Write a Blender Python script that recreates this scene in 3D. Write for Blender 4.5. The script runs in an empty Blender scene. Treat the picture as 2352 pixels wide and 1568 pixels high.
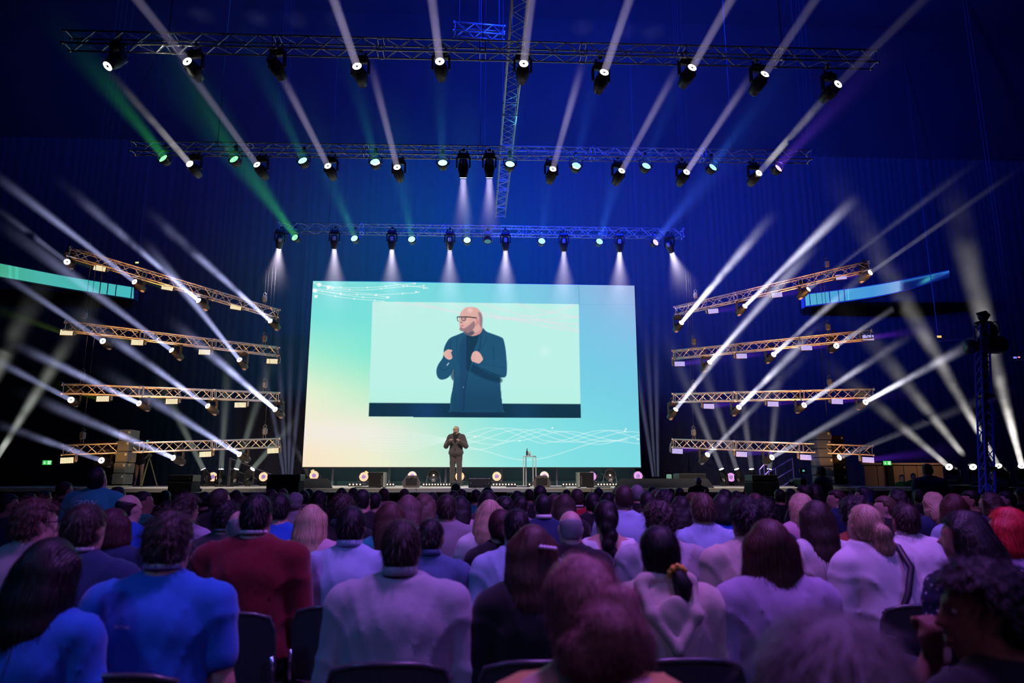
import bpy, math, random
import numpy as np
from mathutils import Vector, Matrix, Euler
from mathutils.bvhtree import BVHTree

random.seed(7)
rng = np.random.default_rng(7)
sc = bpy.context.scene
COL = sc.collection
PI = math.pi
R = math.radians

# ------------------------------------------------------------------ camera, world, exposure
cam_d = bpy.data.cameras.new('camera')
cam = bpy.data.objects.new('camera', cam_d)
COL.objects.link(cam)
cam_d.sensor_width = 36.0
cam_d.lens = 1600 / 2352 * 36
cam_d.clip_end = 200
cam.location = (0, 0, 1.45)
cam.rotation_euler = (R(90 + 11.21), 0, R(-3.0))
cam_d.dof.use_dof = True
cam_d.dof.focus_distance = 19
cam_d.dof.aperture_fstop = 2.2
sc.camera = cam
world = bpy.data.worlds.new('world'); sc.world = world
world.use_nodes = True
world.node_tree.nodes['Background'].inputs[0].default_value = (0.0, 0.0, 0.0, 1)
world.node_tree.nodes['Background'].inputs[1].default_value = 0.0
sc.view_settings.view_transform = 'Standard'
sc.view_settings.look = 'None'
sc.view_settings.exposure = 0.0
sc.view_settings.gamma = 1.0
sc.view_settings.use_curve_mapping = False
cy = sc.cycles
cy.use_denoising = True
cy.max_bounces = 4
cy.diffuse_bounces = 2
cy.glossy_bounces = 2
cy.transmission_bounces = 3
cy.volume_bounces = 0
cy.transparent_max_bounces = 6
cy.sample_clamp_indirect = 2.0
cy.volume_step_rate = 5; cy.adaptive_threshold = 0.04; cy.adaptive_min_samples = 12
cy.volume_max_steps = 64
cy.caustics_reflective = False
cy.caustics_refractive = False

CM = cam.rotation_euler.to_matrix()
CL = Vector(cam.location)
def P(x, y, Y):
    """point of the hall seen in direction (x, y) of the 2352x1568 frame, on the plane at distance Y up the hall"""
    d = CM @ Vector(((x - 1176) / 1600, -(y - 784) / 1600, -1))
    return CL + d * (Y / d.y)
def LIN(c):
    return tuple(((v / 255) / 12.92 if v / 255 <= 0.04045 else ((v / 255 + 0.055) / 1.055) ** 2.4) for v in c)

# ------------------------------------------------------------------ large lights
def spot(name, loc, target, power, color, angle, r=0.1, blend=0.5):
    l = bpy.data.lights.new(name, 'SPOT'); l.energy = power; l.color = color
    l.spot_size = R(angle); l.spot_blend = blend; l.shadow_soft_size = r
    o = bpy.data.objects.new(name, l); COL.objects.link(o)
    o.location = loc
    o.rotation_euler = (Vector(target) - Vector(loc)).to_track_quat('-Z', 'Y').to_euler()
    return o
def area(name, loc, target, power, color, sx, sy, spread=180):
    l = bpy.data.lights.new(name, 'AREA'); l.energy = power; l.color = color
    l.shape = 'RECTANGLE'; l.size = sx; l.size_y = sy; l.spread = R(spread)
    o = bpy.data.objects.new(name, l); COL.objects.link(o)
    o.location = loc
    o.rotation_euler = (Vector(target) - Vector(loc)).to_track_quat('-Z', 'Y').to_euler()
    return o
# house rig over the audience: violet from above and behind, blue from the right, a little green from the left
spot('audience_wash', (0.9, 3.2, 8.0), (0.9, 4.0, 1.0), 1500, (0.50, 0.16, 1.0), 80, 0.35, 0.9)
spot('audience_wash', (3.6, 5.2, 8.2), (2.2, 6.6, 1.0), 950, (0.50, 0.18, 1.0), 85, 0.35, 0.9)
spot('audience_wash', (5.0, -0.5, 6.5), (1.6, 4.6, 0.9), 420, (0.16, 0.12, 1.0), 60, 0.3, 0.9)
spot('audience_wash', (0.6, -2.5, 6.0), (0.9, 3.4, 1.0), 130, (0.62, 0.30, 0.95), 70, 0.3, 0.9)
spot('audience_wash', (-5.0, -1.0, 6.0), (-1.8, 3.6, 0.9), 330, (0.02, 0.30, 1.0), 50, 0.3, 0.9)
# spots added for the haze's blue glow on cloth and roof, teal towards screen
spot('cloth_glow_fill', (3.5, 20.5, 11), (4.5, 27, 13.0), 15000, (0.008, 0.07, 1.0), 130, 0.3, 1.0)
spot('cloth_glow_fill', (-3.0, 20.5, 11), (-2.5, 27, 9.5), 12000, (0.015, 0.30, 0.7), 120, 0.3, 1.0)
spot('cloth_glow_fill', (11.0, 20.0, 10.0), (13.0, 27, 10.0), 7000, (0.008, 0.05, 1.0), 110, 0.3, 1.0)
spot('roof_glow_fill', (3.0, 9.0, 11.4), (3.5, 16.0, 19.0), 100000, (0.006, 0.030, 1.0), 150, 0.3, 1.0)
spot('roof_glow_fill', (-8.0, 12.0, 11.4), (-8.0, 20.0, 19.0), 5000, (0.02, 0.14, 0.8), 150, 0.3, 1.0)
for x_ in (-6.5, -2.2, 2.2, 6.5):
    spot('stage_wash', (x_, 14.5, 8.4), (x_, 20.0, 1.3), 2600, (1.0, 0.84, 0.70), 50, 0.12, 0.8)

# ------------------------------------------------------------------ materials
MATS = {}
def mat(name, col=(0.5, 0.5, 0.5), rough=0.6, metal=0.0, emit=None, es=1.0, bump=0.0, bscale=40, noise=0.0, spec=0.5,
        wave=False, sheen=0.0):
    if name in MATS: return MATS[name]
    m = bpy.data.materials.new(name); m.use_nodes = True
    nt = m.node_tree; b = nt.nodes['Principled BSDF']
    b.inputs['Base Color'].default_value = (*col, 1)
    b.inputs['Roughness'].default_value = rough
    b.inputs['Metallic'].default_value = metal
    b.inputs['Specular IOR Level'].default_value = spec
    if sheen:
        b.inputs['Sheen Weight'].default_value = sheen
        b.inputs['Sheen Roughness'].default_value = 0.5
    if emit is not None:
        b.inputs['Emission Color'].default_value = (*emit, 1)
        b.inputs['Emission Strength'].default_value = es
        m.cycles.emission_sampling = 'NONE'
    if bump or noise:
        tc = nt.nodes.new('ShaderNodeTexCoord')
        n = nt.nodes.new('ShaderNodeTexWave' if wave else 'ShaderNodeTexNoise')
        n.inputs['Scale'].default_value = bscale
        if wave:
            n.inputs['Distortion'].default_value = 1.6; n.inputs['Detail'].default_value = 2.0
            n.inputs['Detail Scale'].default_value = 1.2
        else:
            n.inputs['Detail'].default_value = 3.0
        nt.links.new(tc.outputs['Object'], n.inputs['Vector'])
        fac = n.outputs['Fac']
        if bump:
            bp = nt.nodes.new('ShaderNodeBump'); bp.inputs['Strength'].default_value = bump
            bp.inputs['Distance'].default_value = 0.01
            nt.links.new(fac, bp.inputs['Height']); nt.links.new(bp.outputs[0], b.inputs['Normal'])
        if noise:
            mx = nt.nodes.new('ShaderNodeMix'); mx.data_type = 'RGBA'
            mx.inputs[6].default_value = (*[c * (1 - noise) for c in col], 1)
            mx.inputs[7].default_value = (*[min(1, c * (1 + noise)) for c in col], 1)
            nt.links.new(fac, mx.inputs[0]); nt.links.new(mx.outputs[2], b.inputs['Base Color'])
    MATS[name] = m
    return m
BLACK = mat('black_paint', (0.018, 0.018, 0.02), 0.45)
BLACKM = mat('matt_black', (0.012, 0.012, 0.014), 0.85, noise=0.3, bscale=30)
ALU = mat('truss_aluminium', (0.62, 0.63, 0.66), 0.35, 0.75, bump=0.15, bscale=60)
DALU = mat('dark_aluminium', (0.22, 0.23, 0.26), 0.4, 0.7)
CHROME = mat('chrome', (0.75, 0.75, 0.78), 0.2, 1.0)
DECK = mat('stage_deck', (0.55, 0.52, 0.47), 0.55, noise=0.08, bscale=3)
FABRIC = mat('drape_cloth', (0.016, 0.016, 0.018), 0.95, noise=0.25, bscale=6)
CASEG = mat('grey_cabinet', (0.07, 0.08, 0.075), 0.6, noise=0.2, bscale=12)
LENSW = mat('lamp_lens_white', (0.8, 0.8, 0.8), 0.3, emit=(1.0, 0.93, 1.0), es=6)

# ------------------------------------------------------------------ mesh helpers
class MB:
    def __init__(s): s.v = []; s.f = []; s.m = []
    def add(s, vs, fs, mi=0):
        o = len(s.v); s.v += [tuple(v) for v in vs]
        s.f += [tuple(i + o for i in f) for f in fs]; s.m += [mi] * len(fs)
        return s
    def box(s, c, d, rot=None, mi=0, taper=1.0):
        x, y, z = d[0] / 2, d[1] / 2, d[2] / 2
        vs = [Vector((sx * x * (taper if sz > 0 else 1), sy * y * (taper if sz > 0 else 1), sz * z)) for sz in (-1, 1) for sx, sy in ((-1, -1), (1, -1), (1, 1), (-1, 1))]
        if rot is not None: vs = [rot @ v for v in vs]
        c = Vector(c); vs = [v + c for v in vs]
        return s.add(vs, [(3, 2, 1, 0), (4, 5, 6, 7), (0, 1, 5, 4), (1, 2, 6, 5), (2, 3, 7, 6), (3, 0, 4, 7)], mi)
    def rbox(s, c, d, b=0.02, rot=None, mi=0):
        """box with all edges cut back by b"""
        x, y, z = d[0] / 2, d[1] / 2, d[2] / 2
        b = min(b, x * .9, y * .9, z * .9)
        rings = []
        for zz, ins in ((-z, b), (-z + b, 0), (z - b, 0), (z, b)):
            X, Y = x - ins, y - ins
            cc = b if ins == 0 else b * .5
            rings.append([Vector(q) for q in ((-X + cc, -Y, zz), (X - cc, -Y, zz), (X, -Y + cc, zz), (X, Y - cc, zz), (X - cc, Y, zz), (-X + cc, Y, zz), (-X, Y - cc, zz), (-X, -Y + cc, zz))])
        vs = [v for r_ in rings for v in r_]
        if rot is not None: vs = [rot @ v for v in vs]
        c = Vector(c); vs = [v + c for v in vs]
        fs = [tuple(range(8))[::-1], tuple(range(24, 32))]
        for k in range(3):
            for i in range(8):
                fs.append((k * 8 + i, k * 8 + (i + 1) % 8, k * 8 + 8 + (i + 1) % 8, k * 8 + 8 + i))
        return s.add(vs, fs, mi)
    def tube(s, p, q, r, n=6, r2=None, caps=True, mi=0):
        p, q = Vector(p), Vector(q); d = q - p
        if d.length < 1e-6: return s
        d.normalize(); u = d.orthogonal().normalized(); w = d.cross(u)
        r2 = r if r2 is None else r2
        vs = [c + (u * math.cos(2 * PI * i / n) + w * math.sin(2 * PI * i / n)) * rr for c, rr in ((p, r), (q, r2)) for i in range(n)]
        fs = [(i, (i + 1) % n, n + (i + 1) % n, n + i) for i in range(n)]
        if caps: fs += [tuple(range(n))[::-1], tuple(range(n, 2 * n))]
        return s.add(vs, fs, mi)
    def path(s, pts, r, n=6, closed=False, mi=0):
        pts = [Vector(p) for p in pts]; m = len(pts); rings = []
        prev = None
        for i, p in enumerate(pts):
            a = pts[i - 1] if (i > 0 or closed) else p
            b = pts[(i + 1) % m] if (i < m - 1 or closed) else p
            d = (b - a).normalized()
            u = d.orthogonal().normalized() if prev is None else (prev - d * prev.dot(d)).normalized()
            prev = u; w = d.cross(u)
            rr = r[i] if hasattr(r, '__len__') else r
            rings += [p + (u * math.cos(2 * PI * k / n) + w * math.sin(2 * PI * k / n)) * rr for k in range(n)]
        fs = []
        for i in range(m if closed else m - 1):
            j = (i + 1) % m
            for k in range(n):
                fs.append((i * n + k, i * n + (k + 1) % n, j * n + (k + 1) % n, j * n + k))
        if not closed: fs += [tuple(range(n))[::-1], tuple(range((m - 1) * n, m * n))]
        return s.add(rings, fs, mi)
    def lathe(s, prof, n=16, M=None, mi=0):
        """profile of (radius, z) turned about z"""
        vs = []; M = M or Matrix()
        for r_, z in prof:
            vs += [M @ Vector((r_ * math.cos(2 * PI * i / n), r_ * math.sin(2 * PI * i / n), z)) for i in range(n)]
        fs = []
        for k in range(len(prof) - 1):
            for i in range(n):
                fs.append((k * n + i, k * n + (i + 1) % n, (k + 1) * n + (i + 1) % n, (k + 1) * n + i))
        fs += [tuple(range(n))[::-1], tuple(range((len(prof) - 1) * n, len(prof) * n))]
        return s.add(vs, fs, mi)
    def mesh(s, name, mats, smooth=False):
        me = bpy.data.meshes.new(name); me.from_pydata(s.v, [], s.f)
        for m_ in (mats if isinstance(mats, (list, tuple)) else [mats]): me.materials.append(m_)
        if max(s.m, default=0): me.polygons.foreach_set('material_index', s.m)
        if smooth: me.shade_smooth()
        me.update(); return me
    def build(s, name, mats, parent=None, smooth=False, M=None):
        return link(name, s.mesh(name, mats, smooth), parent, M)
def link(name, me, parent=None, M=None):
    o = bpy.data.objects.new(name, me); COL.objects.link(o)
    if parent is not None: o.parent = parent
    if M is not None: o.matrix_local = M
    return o
def tag(o, label=None, cat=None, group=None, kind=None):
    if label: o['label'] = label
    if cat: o['category'] = cat
    if group: o['group'] = group
    if kind: o['kind'] = kind
    return o
def thing(name, loc, label, cat, group=None, rz=0.0):
    o = bpy.data.objects.new(name, None); COL.objects.link(o); o.empty_display_size = 0.1
    o.location = loc; o.rotation_euler = (0, 0, rz)
    return tag(o, label, cat, group)
def struct(name, mb, m, parent=None, smooth=False):
    o = mb.build(name, m, parent, smooth)
    if parent is None: o['kind'] = 'structure'
    return o
ORD = ['first', 'second', 'third', 'fourth', 'fifth', 'sixth', 'seventh', 'eighth', 'ninth', 'tenth', 'eleventh', 'twelfth']

# ------------------------------------------------------------------ the hall
W = 27.0
def quad(a, b, c, d): return MB().add([a, b, c, d], [(0, 1, 2, 3)])
FLOORM = mat('hall_floor', (0.03, 0.03, 0.035), 0.5, noise=0.3, bscale=2)
WALLM = mat('hall_wall', (0.035, 0.035, 0.04), 0.9, noise=0.2, bscale=1.5)
CEILM = mat('roof_black', (0.018, 0.018, 0.02), 0.95, noise=0.15, bscale=0.6, spec=0.0)
struct('floor', MB().box((0, 13, -0.1), (2 * W, 38, 0.2)), FLOORM)
struct('wall_left', MB().box((-W - .1, 13, 9.5), (0.2, 38, 19)), WALLM)
struct('wall_right', MB().box((W + .1, 13, 9.5), (0.2, 38, 19)), WALLM)
struct('wall_rear', MB().box((0, -6.1, 9.5), (2 * W, 0.2, 19)), WALLM)
struct('ceiling', MB().box((0, 9, 19.1), (2 * W + .4, 30.2, 0.2)), CEILM)
# back wall: black masking cloth that rolls forward into the roof
def back_wall():
    mb = MB(); nx = 120; prof = [(31.0, 0.0), (31.0, 3.0), (31.0, 6), (31.0, 9.0)]
    for i in range(1, 13):
        a = i / 12 * PI / 2; prof.append((24 + 7 * math.cos(a), 12 + 7 * math.sin(a) if False else 9 + 10 * math.sin(a)))
    vs = []
    for j, (y, z) in enumerate(prof):
        for i in range(nx + 1):
            vs.append((-W + 2 * W * i / nx, y, z))
    fs = [(j * (nx + 1) + i, j * (nx + 1) + i + 1, (j + 1) * (nx + 1) + i + 1, (j + 1) * (nx + 1) + i) for j in range(len(prof) - 1) for i in range(nx)]
    mb.add(vs, fs); return mb
struct('wall_back', back_wall(), CEILM, smooth=True)
# gathered drapes either side of the screen
def drape(name, x0, x1, y, z0, z1, label, folds):
    mb = MB(); n = folds * 6; vs = []
    for z, k in ((z0, 1.2), ((z0 + z1) / 2, 1.0), (z1, 0.7)):
        for i in range(n + 1):
            t = i / n
            vs.append((x0 + (x1 - x0) * t, y - 0.035 * k * (0.5 + 0.5 * math.sin(2 * PI * folds * t + 3.0 * math.sin(23 * t) + 2 * math.sin(61 * t))) , z))
    fs = [(j * (n + 1) + i, j * (n + 1) + i + 1, (j + 1) * (n + 1) + i + 1, (j + 1) * (n + 1) + i) for j in range(2) for i in range(n)]
    mb.add(vs, fs); o = mb.build(name, FABRIC, smooth=True)
    return tag(o, label, 'curtain', 'masking drapes beside the screen')
drape('stage_drape', -26.8, -7.4, 29.0, 0.0, 18.95, 'tall black gathered drape to the left of the big screen', 60)
drape('stage_drape', -7.4, 6.6, 29.0, 0.0, 18.95, 'black drape hanging straight behind the big screen', 40)
drape('stage_drape', 6.6, 26.8, 29.0, 0.0, 18.95, 'tall black gathered drape to the right of the big screen', 62)
# ------------------------------------------------------------------ trusses
TR = []
def truss(name, a, b, size, label, group, secs=3, chord_r=0.017, brace_r=0.008, material=ALU, up=Vector((0, 0, 1)), cat='truss', faces=4):
    a, b = Vector(a), Vector(b); mid = (a + b) / 2
    o = thing(name, mid, label, cat, group)
    d = (b - a); L = d.length; d.normalize()
    s_ = d.cross(up).normalized(); u = s_.cross(d).normalized()
    h = size / 2
    cor = [(-h, -h), (h, -h), (h, h), (-h, h)]
    def pt(t, k): return (a - mid) + d * t + s_ * cor[k][0] + u * cor[k][1]
    sl = L / secs
    for k in range(4):
        MB().tube(pt(0, k), pt(L, k), chord_r).build('chord', material, o, True)
    br = MB()
    for q in range(secs):
        t0, t1 = q * sl, (q + 1) * sl
        n = max(2, int(round((sl - .12) / (size * 1.0))))
        for k in range(4):
            k2 = (k + 1) % 4
            for e in (t0 + .05, t1 - .05):
                br.tube(pt(e, k), pt(e, k2), brace_r, 5, caps=False)
            for i in range(n):
                ta = t0 + .08 + (sl - .16) * i / n; tb = t0 + .08 + (sl - .16) * (i + 1) / n
                p_, q_ = (k, k2) if (i + k) % 2 == 0 else (k2, k)
                br.tube(pt(ta, p_), pt(tb, q_), brace_r, 5, caps=False)
    br.build('bracing', material, o, True)['kind'] = 'stuff'
    cp = MB()
    for q in range(secs + 1):
        t = q * sl
        for k in range(4):
            cp.tube(pt(max(0, t - .04), k), pt(min(L, t + .04), k), chord_r * 1.5, 8)
    cp.build('coupler', material, o, True)['kind'] = 'stuff'
    TR.append((a.copy(), b.copy(), size))
    if not name.startswith('side'):
        for t in (.12, .5, .88):
            c_ = a.lerp(b, t) - mid
            MB().tube(c_ + u * h, Vector((c_.x, c_.y, 18.99 - mid.z)), .008, 4).build('hanging_cable', BLACK, o)
    return o, (lambda t: a + d * (L * t)), u, s_

# overhead trusses (near, middle, far), the spine truss and the eight fins at the sides
TZ = 0.24
T3 = (P(150, 93, 10.95), P(2010, 137, 10.95))
T2 = (P(303, 340, 14.8), P(1862, 360, 14.8))
T1 = (P(640, 523, 20.0), P(1570, 537, 20.0))
truss('lighting_truss', *T3, 0.23, 'long silver box truss overhead, the nearest and highest in view', 'trusses across the hall', 8)
truss('lighting_truss', *T2, 0.22, 'middle overhead box truss with a row of round coloured lamps below', 'trusses across the hall', 6)
truss('lighting_truss', *T1, 0.25, 'farthest overhead truss, just above the big screen', 'trusses across the hall', 5, brace_r=0.007)
xs = (P(1178, 110, 10.95).x + P(1157, 480, 19.5).x) / 2
truss('lighting_truss', (xs, 6.0, 9.35), (xs, 19.6, 9.25), 0.28, 'spine truss running towards the stage, crossing the overhead trusses', None, 7)
# short stub of gridding above the near truss
truss('lighting_truss', P(1040, 66, 13.5), P(1160, 76, 13.5), 0.2, 'short dim truss piece hanging behind the nearest overhead truss', None, 1, material=DALU)

FINS_L = [((640, 722), (155, 578)), ((640, 808), (145, 748)), ((641, 912), (140, 892)), ((641, 1017), (140, 1033))]
FINS_R = [((1550, 715), (2000, 610)), ((1545, 815), (2005, 768)), ((1545, 914), (2010, 903)), ((1545, 1018), (2008, 1034))]
FLOORWORD = ['topmost', 'second from top', 'third from top', 'lowest']
fins = {}
for side, FI in (('left', FINS_L), ('right', FINS_R)):
    for k, (pi_, po) in enumerate(FI):
        a = P(*pi_, 21.0); b = P(*po, 18.3)
        o, at, u, s_ = truss('side_truss', a, b, 0.24, f'amber lit slanting truss {side} of the screen, {FLOORWORD[k]}', f'slanting trusses {side} of the screen', 3, brace_r=0.011, chord_r=0.021)
        fins[side, k] = at
        # unseen strip lights added in front, for the amber lamps inside each truss
        col = (1.0, 0.40, 0.07) if side == 'left' else (1.0, 0.36, 0.10)
        for q in range(3):
            c = at((q + .5) / 3)
            area('truss_fill', c + Vector((0, -0.75, -0.55)), c, 7 if side == 'left' else 9.5, col, 2.0, 0.06, 75)
        # chain hoist standing above the truss
        for t_ in ((0.08, 0.92) if side == 'left' else (0.12, 0.80)):
            c = at(t_) + Vector((0, 0, 0.13))
            h = thing('chain_hoist', c, f'small chain hoist on the {FLOORWORD[k]} {side} side truss, {"inner" if t_ < .5 else "outer"} end', 'hoist', 'chain hoists of the side trusses')
            MB().rbox((0, 0, .22), (.13, .12, .2), .03).build('motor', DALU, h)
            MB().path([(0, 0, .3), (.05, 0, .36), (0, 0, .42), (-.05, 0, .36), (0, 0, .3)], .012, 5).build('hook', DALU, h)
            MB().tube((-.04, 0, 0), (-.03, 0, .15), .012, 5).tube((.04, 0, 0), (.03, 0, .15), .012, 5).build('sling', DALU, h)
            MB().tube((0, 0, .4), (0, 0, 18.98 - c.z), .006, 4).build('chain', BLACK, h)

# ------------------------------------------------------------------ moving heads, pars, panels
ZAX = Vector((0, 0, 1))
def aim(d, up=ZAX):
    """rotation taking local +Z to direction d"""
    return d.to_track_quat('Z', 'Y').to_matrix().to_4x4()
_m = MB().rbox((0, 0, 0), (.26, .18, .09), .02)
_m.tube((-.08, 0, .045), (-.08, 0, .12), .022, 6).tube((.08, 0, .045), (.08, 0, .12), .022, 6)
ME_BASE = _m.mesh('base', BLACK)
_m = MB()
for sx in (-1, 1):
    _m.rbox((sx * .145, 0, -.17), (.035, .09, .26), .015)
_m.rbox((0, 0, -.05), (.32, .10, .05), .02)
ME_YOKE = _m.mesh('yoke', BLACK)
ME_HEAD = MB().lathe([(0.045, -.21), (.085, -.20), (.10, -.12), (.118, -.05), (.118, .04), (.098, .12), (.088, .20), (.080, .205)], 14).mesh('head', BLACK, True)
ME_LENS = MB().lathe([(0.0, .2), (.06, .212), (.078, .206), (.078, .2)][::-1], 14).mesh('lens', LENSW)
FINM = mat('pale_casing', (0.42, 0.40, 0.40), 0.5)
ME_BACK = MB().rbox((0, -.085, -.10), (.10, .05, .2), .02).mesh('rear_grille', FINM)
def hang_rod(o, p, up):
    best = None
    for a, b, s_ in TR:
        ab = Vector((b.x - a.x, b.y - a.y)); t = max(0, min(1, Vector((p.x - a.x, p.y - a.y)).dot(ab) / ab.length_squared))
        c = a.lerp(b, t); dd = math.hypot(c.x - p.x, c.y - p.y)
        if dd < 1.3 and c.z - s_ / 2 > p.z - .25 and (best is None or dd + abs(c.z - p.z) < best[0]): best = (dd + abs(c.z - p.z), c, s_)
    if best:
        c, s_ = best[1], best[2]; sc0 = o.scale[0]
        q_ = Vector((p.x, max(c.y - s_ / 2, min(c.y + s_ / 2, p.y)), c.z - s_ / 2)) - p
        q_.x = 0
        if q_.z < up + .01: q_.z = up + .03
        MB().tube(Vector((0, 0, up)) / sc0, q_ / sc0, .022 / sc0, 6).rbox(q_ / sc0, (.07, .09, .07), .02).build('clamp', BLACK, o)
def moving_head(lens_pt, d, label, group, hang=1, lens_mat=None, scale=1.0, rz=None, lit=True):
    d = d.normalized()
    piv = lens_pt - d * .205 * scale
    base = piv + Vector((0, 0, .30 * hang * scale))
    o = thing('moving_head', base, label, 'stage light', group)
    o.scale = (scale,) * 3
    yaw = math.atan2(d.y, d.x) + PI / 2 if rz is None else rz
    F = Matrix.Rotation(yaw, 4, 'Z') @ (Matrix.Rotation(PI, 4, 'X') if hang < 0 else Matrix())
    link('base', ME_BASE, o, F)
    link('yoke', ME_YOKE, o, F)
    h = link('head', ME_HEAD, o, Matrix.Translation((0, 0, -.30 * hang)) @ aim(d))
    l = link('lens', ME_LENS, h)
    if lens_mat: l.data = lens_mesh(lens_mat)
    link('rear_grille', ME_BACK, h)
    if hang > 0: hang_rod(o, base, .14 * scale)
    return o
_lm = {}
def lens_mesh(m_):
    if m_.name not in _lm:
        me = ME_LENS.copy(); me.materials[0] = m_; _lm[m_.name] = me
    return _lm[m_.name]
LENSOFF = mat('lamp_lens_off', (0.25, 0.25, 0.27), 0.15)

# ---- haze: smoke cones shaped to each beam, thinned along it, lit by its lamp
hazeM = {}
def haze_mat(kind, dens):
    key = (kind, dens)
    if key in hazeM: return hazeM[key]
    m = bpy.data.materials.new('stage_haze_' + kind); m.use_nodes = True; nt = m.node_tree; nt.nodes.clear()
    N = nt.nodes.new; K = nt.links.new
    o = N('ShaderNodeOutputMaterial'); v = N('ShaderNodeVolumeScatter'); K(v.outputs[0], o.inputs['Volume'])
    v.inputs['Density'].default_value = dens
    tc = N('ShaderNodeTexCoord'); geo = N('ShaderNodeNewGeometry')
    sp = N('ShaderNodeSeparateXYZ'); K(tc.outputs['Generated'], sp.inputs[0])
    cv = N('ShaderNodeMapRange'); cv.interpolation_type = 'SMOOTHSTEP'
    cv.inputs[1].default_value = {'long': 1.0, 'even': 1.0, 'soft': 1.0, 'patchy': 1.0}[kind]
    cv.inputs[2].default_value = {'long': 0.6, 'even': 0.25, 'soft': 0.0, 'patchy': 0.15}[kind]
    cv.inputs[3].default_value = 0.0; cv.inputs[4].default_value = 1.0
    K(sp.outputs[2], cv.inputs[0])
    ns = N('ShaderNodeTexNoise'); ns.inputs['Scale'].default_value = 1.3 if kind == 'patchy' else 0.4
    ns.inputs['Detail'].default_value = 4.0 if kind == 'patchy' else 2.0
    K(geo.outputs['Position'], ns.inputs['Vector'])
    mp = N('ShaderNodeMapRange'); mp.inputs[1].default_value = .36 if kind == 'patchy' else .30; mp.inputs[2].default_value = .64 if kind == 'patchy' else .70
    mp.inputs[3].default_value = dens * (.30 if kind == 'patchy' else .55); mp.inputs[4].default_value = dens * (1.9 if kind == 'patchy' else 1.45)
    K(ns.outputs['Fac'], mp.inputs[0])
    mu = N('ShaderNodeMath'); mu.operation = 'MULTIPLY'
    K(mp.outputs[0], mu.inputs[0]); K(cv.outputs[0], mu.inputs[1]); K(mu.outputs[0], v.inputs['Density'])
    hazeM[key] = m
    return m
HAZE = thing('haze', (0, 16, 0), 'thin stage smoke hanging in the hall, showing the lamp beams', 'haze')
HAZE['kind'] = 'stuff'
BEAMS = []
def beam(a, d, L, ha, color, power, kind='even', dens=0.16, r0=0.07, blend=.5, light=True):
    d = d.normalized(); t = math.tan(R(ha))
    n = 20; mb = MB(); vs = []
    ra, rb = r0 * 1.02, r0 * 1.02 + L * t * 1.02
    for z, r_ in ((0.0, ra), (L, rb)):
        vs += [(r_ * math.cos(2 * PI * i / n), r_ * math.sin(2 * PI * i / n), z) for i in range(n)]
    mb.add(vs, [(i, (i + 1) % n, n + (i + 1) % n, n + i) for i in range(n)] + [tuple(range(n))[::-1], tuple(range(n, 2 * n))])
    Mx = Matrix.Translation(a + d * .03) @ aim(d)
    ob = mb.build('lit_haze', haze_mat(kind, dens), None)
    ob.parent = HAZE; ob.matrix_local = Matrix.Translation(-Vector(HAZE.location)) @ Mx
    if light:
        l = bpy.data.lights.new('lamp_beam', 'AREA'); l.shape = 'DISK'; l.size = 2 * r0
        l.spread = 2 * R(ha); l.energy = power * R(ha) ** 2 / 3.2; l.color = color
        lo = bpy.data.objects.new('lamp_beam', l); COL.objects.link(lo)
        lo.location = a + d * .02; lo.rotation_euler = d.to_track_quat('-Z', 'Y').to_euler()
        BEAMS.append((ob, lo, a.copy(), a + d * L))

def px_beam(lamp, end, Y0, Y1, ha, color, power, label, group, kind='even', dens=.16, hang=1, r0=.07, ext=1.0, fixture=True, scale=1.0, blend=.5):
    a = P(*lamp, Y0); b = P(*end, Y1); d = b - a
    fx_ = moving_head(a, d, label, group, hang, scale=scale) if fixture else None
    beam(a, d, d.length * ext, ha, color, power, kind, dens, r0, blend)
    return fx_

WHITE = (0.80, 0.78, 1.0); LAV = (0.78, 0.66, 1.0); WARM = (0.95, 0.90, 0.88); COOL = (0.50, 0.54, 1.0)
# near truss: beams going up and away
t3 = [((430, 141), (300, -20), .5), ((820, 152), (760, -20), 1), ((1010, 141), (990, -20), 1), ((1203, 146), (1222, -20), 1), ((1388, 166), (1452, -20), 1),
      ((1590, 155), (1690, -20), .7), ((1757, 170), (1885, -20), .35), ((1925, 193), (2080, 40), .12)]
for k, (l_, e_, w_) in enumerate(t3):
    px_beam(l_, e_, 10.8, 9.4, 1.5, LAV, 11000 * w_, f'black moving head lamp on the nearest overhead truss, {ORD[k + 1]} with a beam shooting up' if k else 'black moving head lamp near the left end of the nearest overhead truss',
            'moving heads on the nearest truss', 'long', .13, ext=1.8)
moving_head(P(247, 152, 10.8), Vector((-.3, -.5, -.8)), 'moving head at the far left end of the nearest truss, lens facing down', 'moving heads on the nearest truss')
moving_head(P(622, 132, 10.8), Vector((-.25, -.75, .35)), 'unlit moving head on the nearest truss, showing its pale rear grille', 'moving heads on the nearest truss', lens_mat=LENSOFF)
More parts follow.
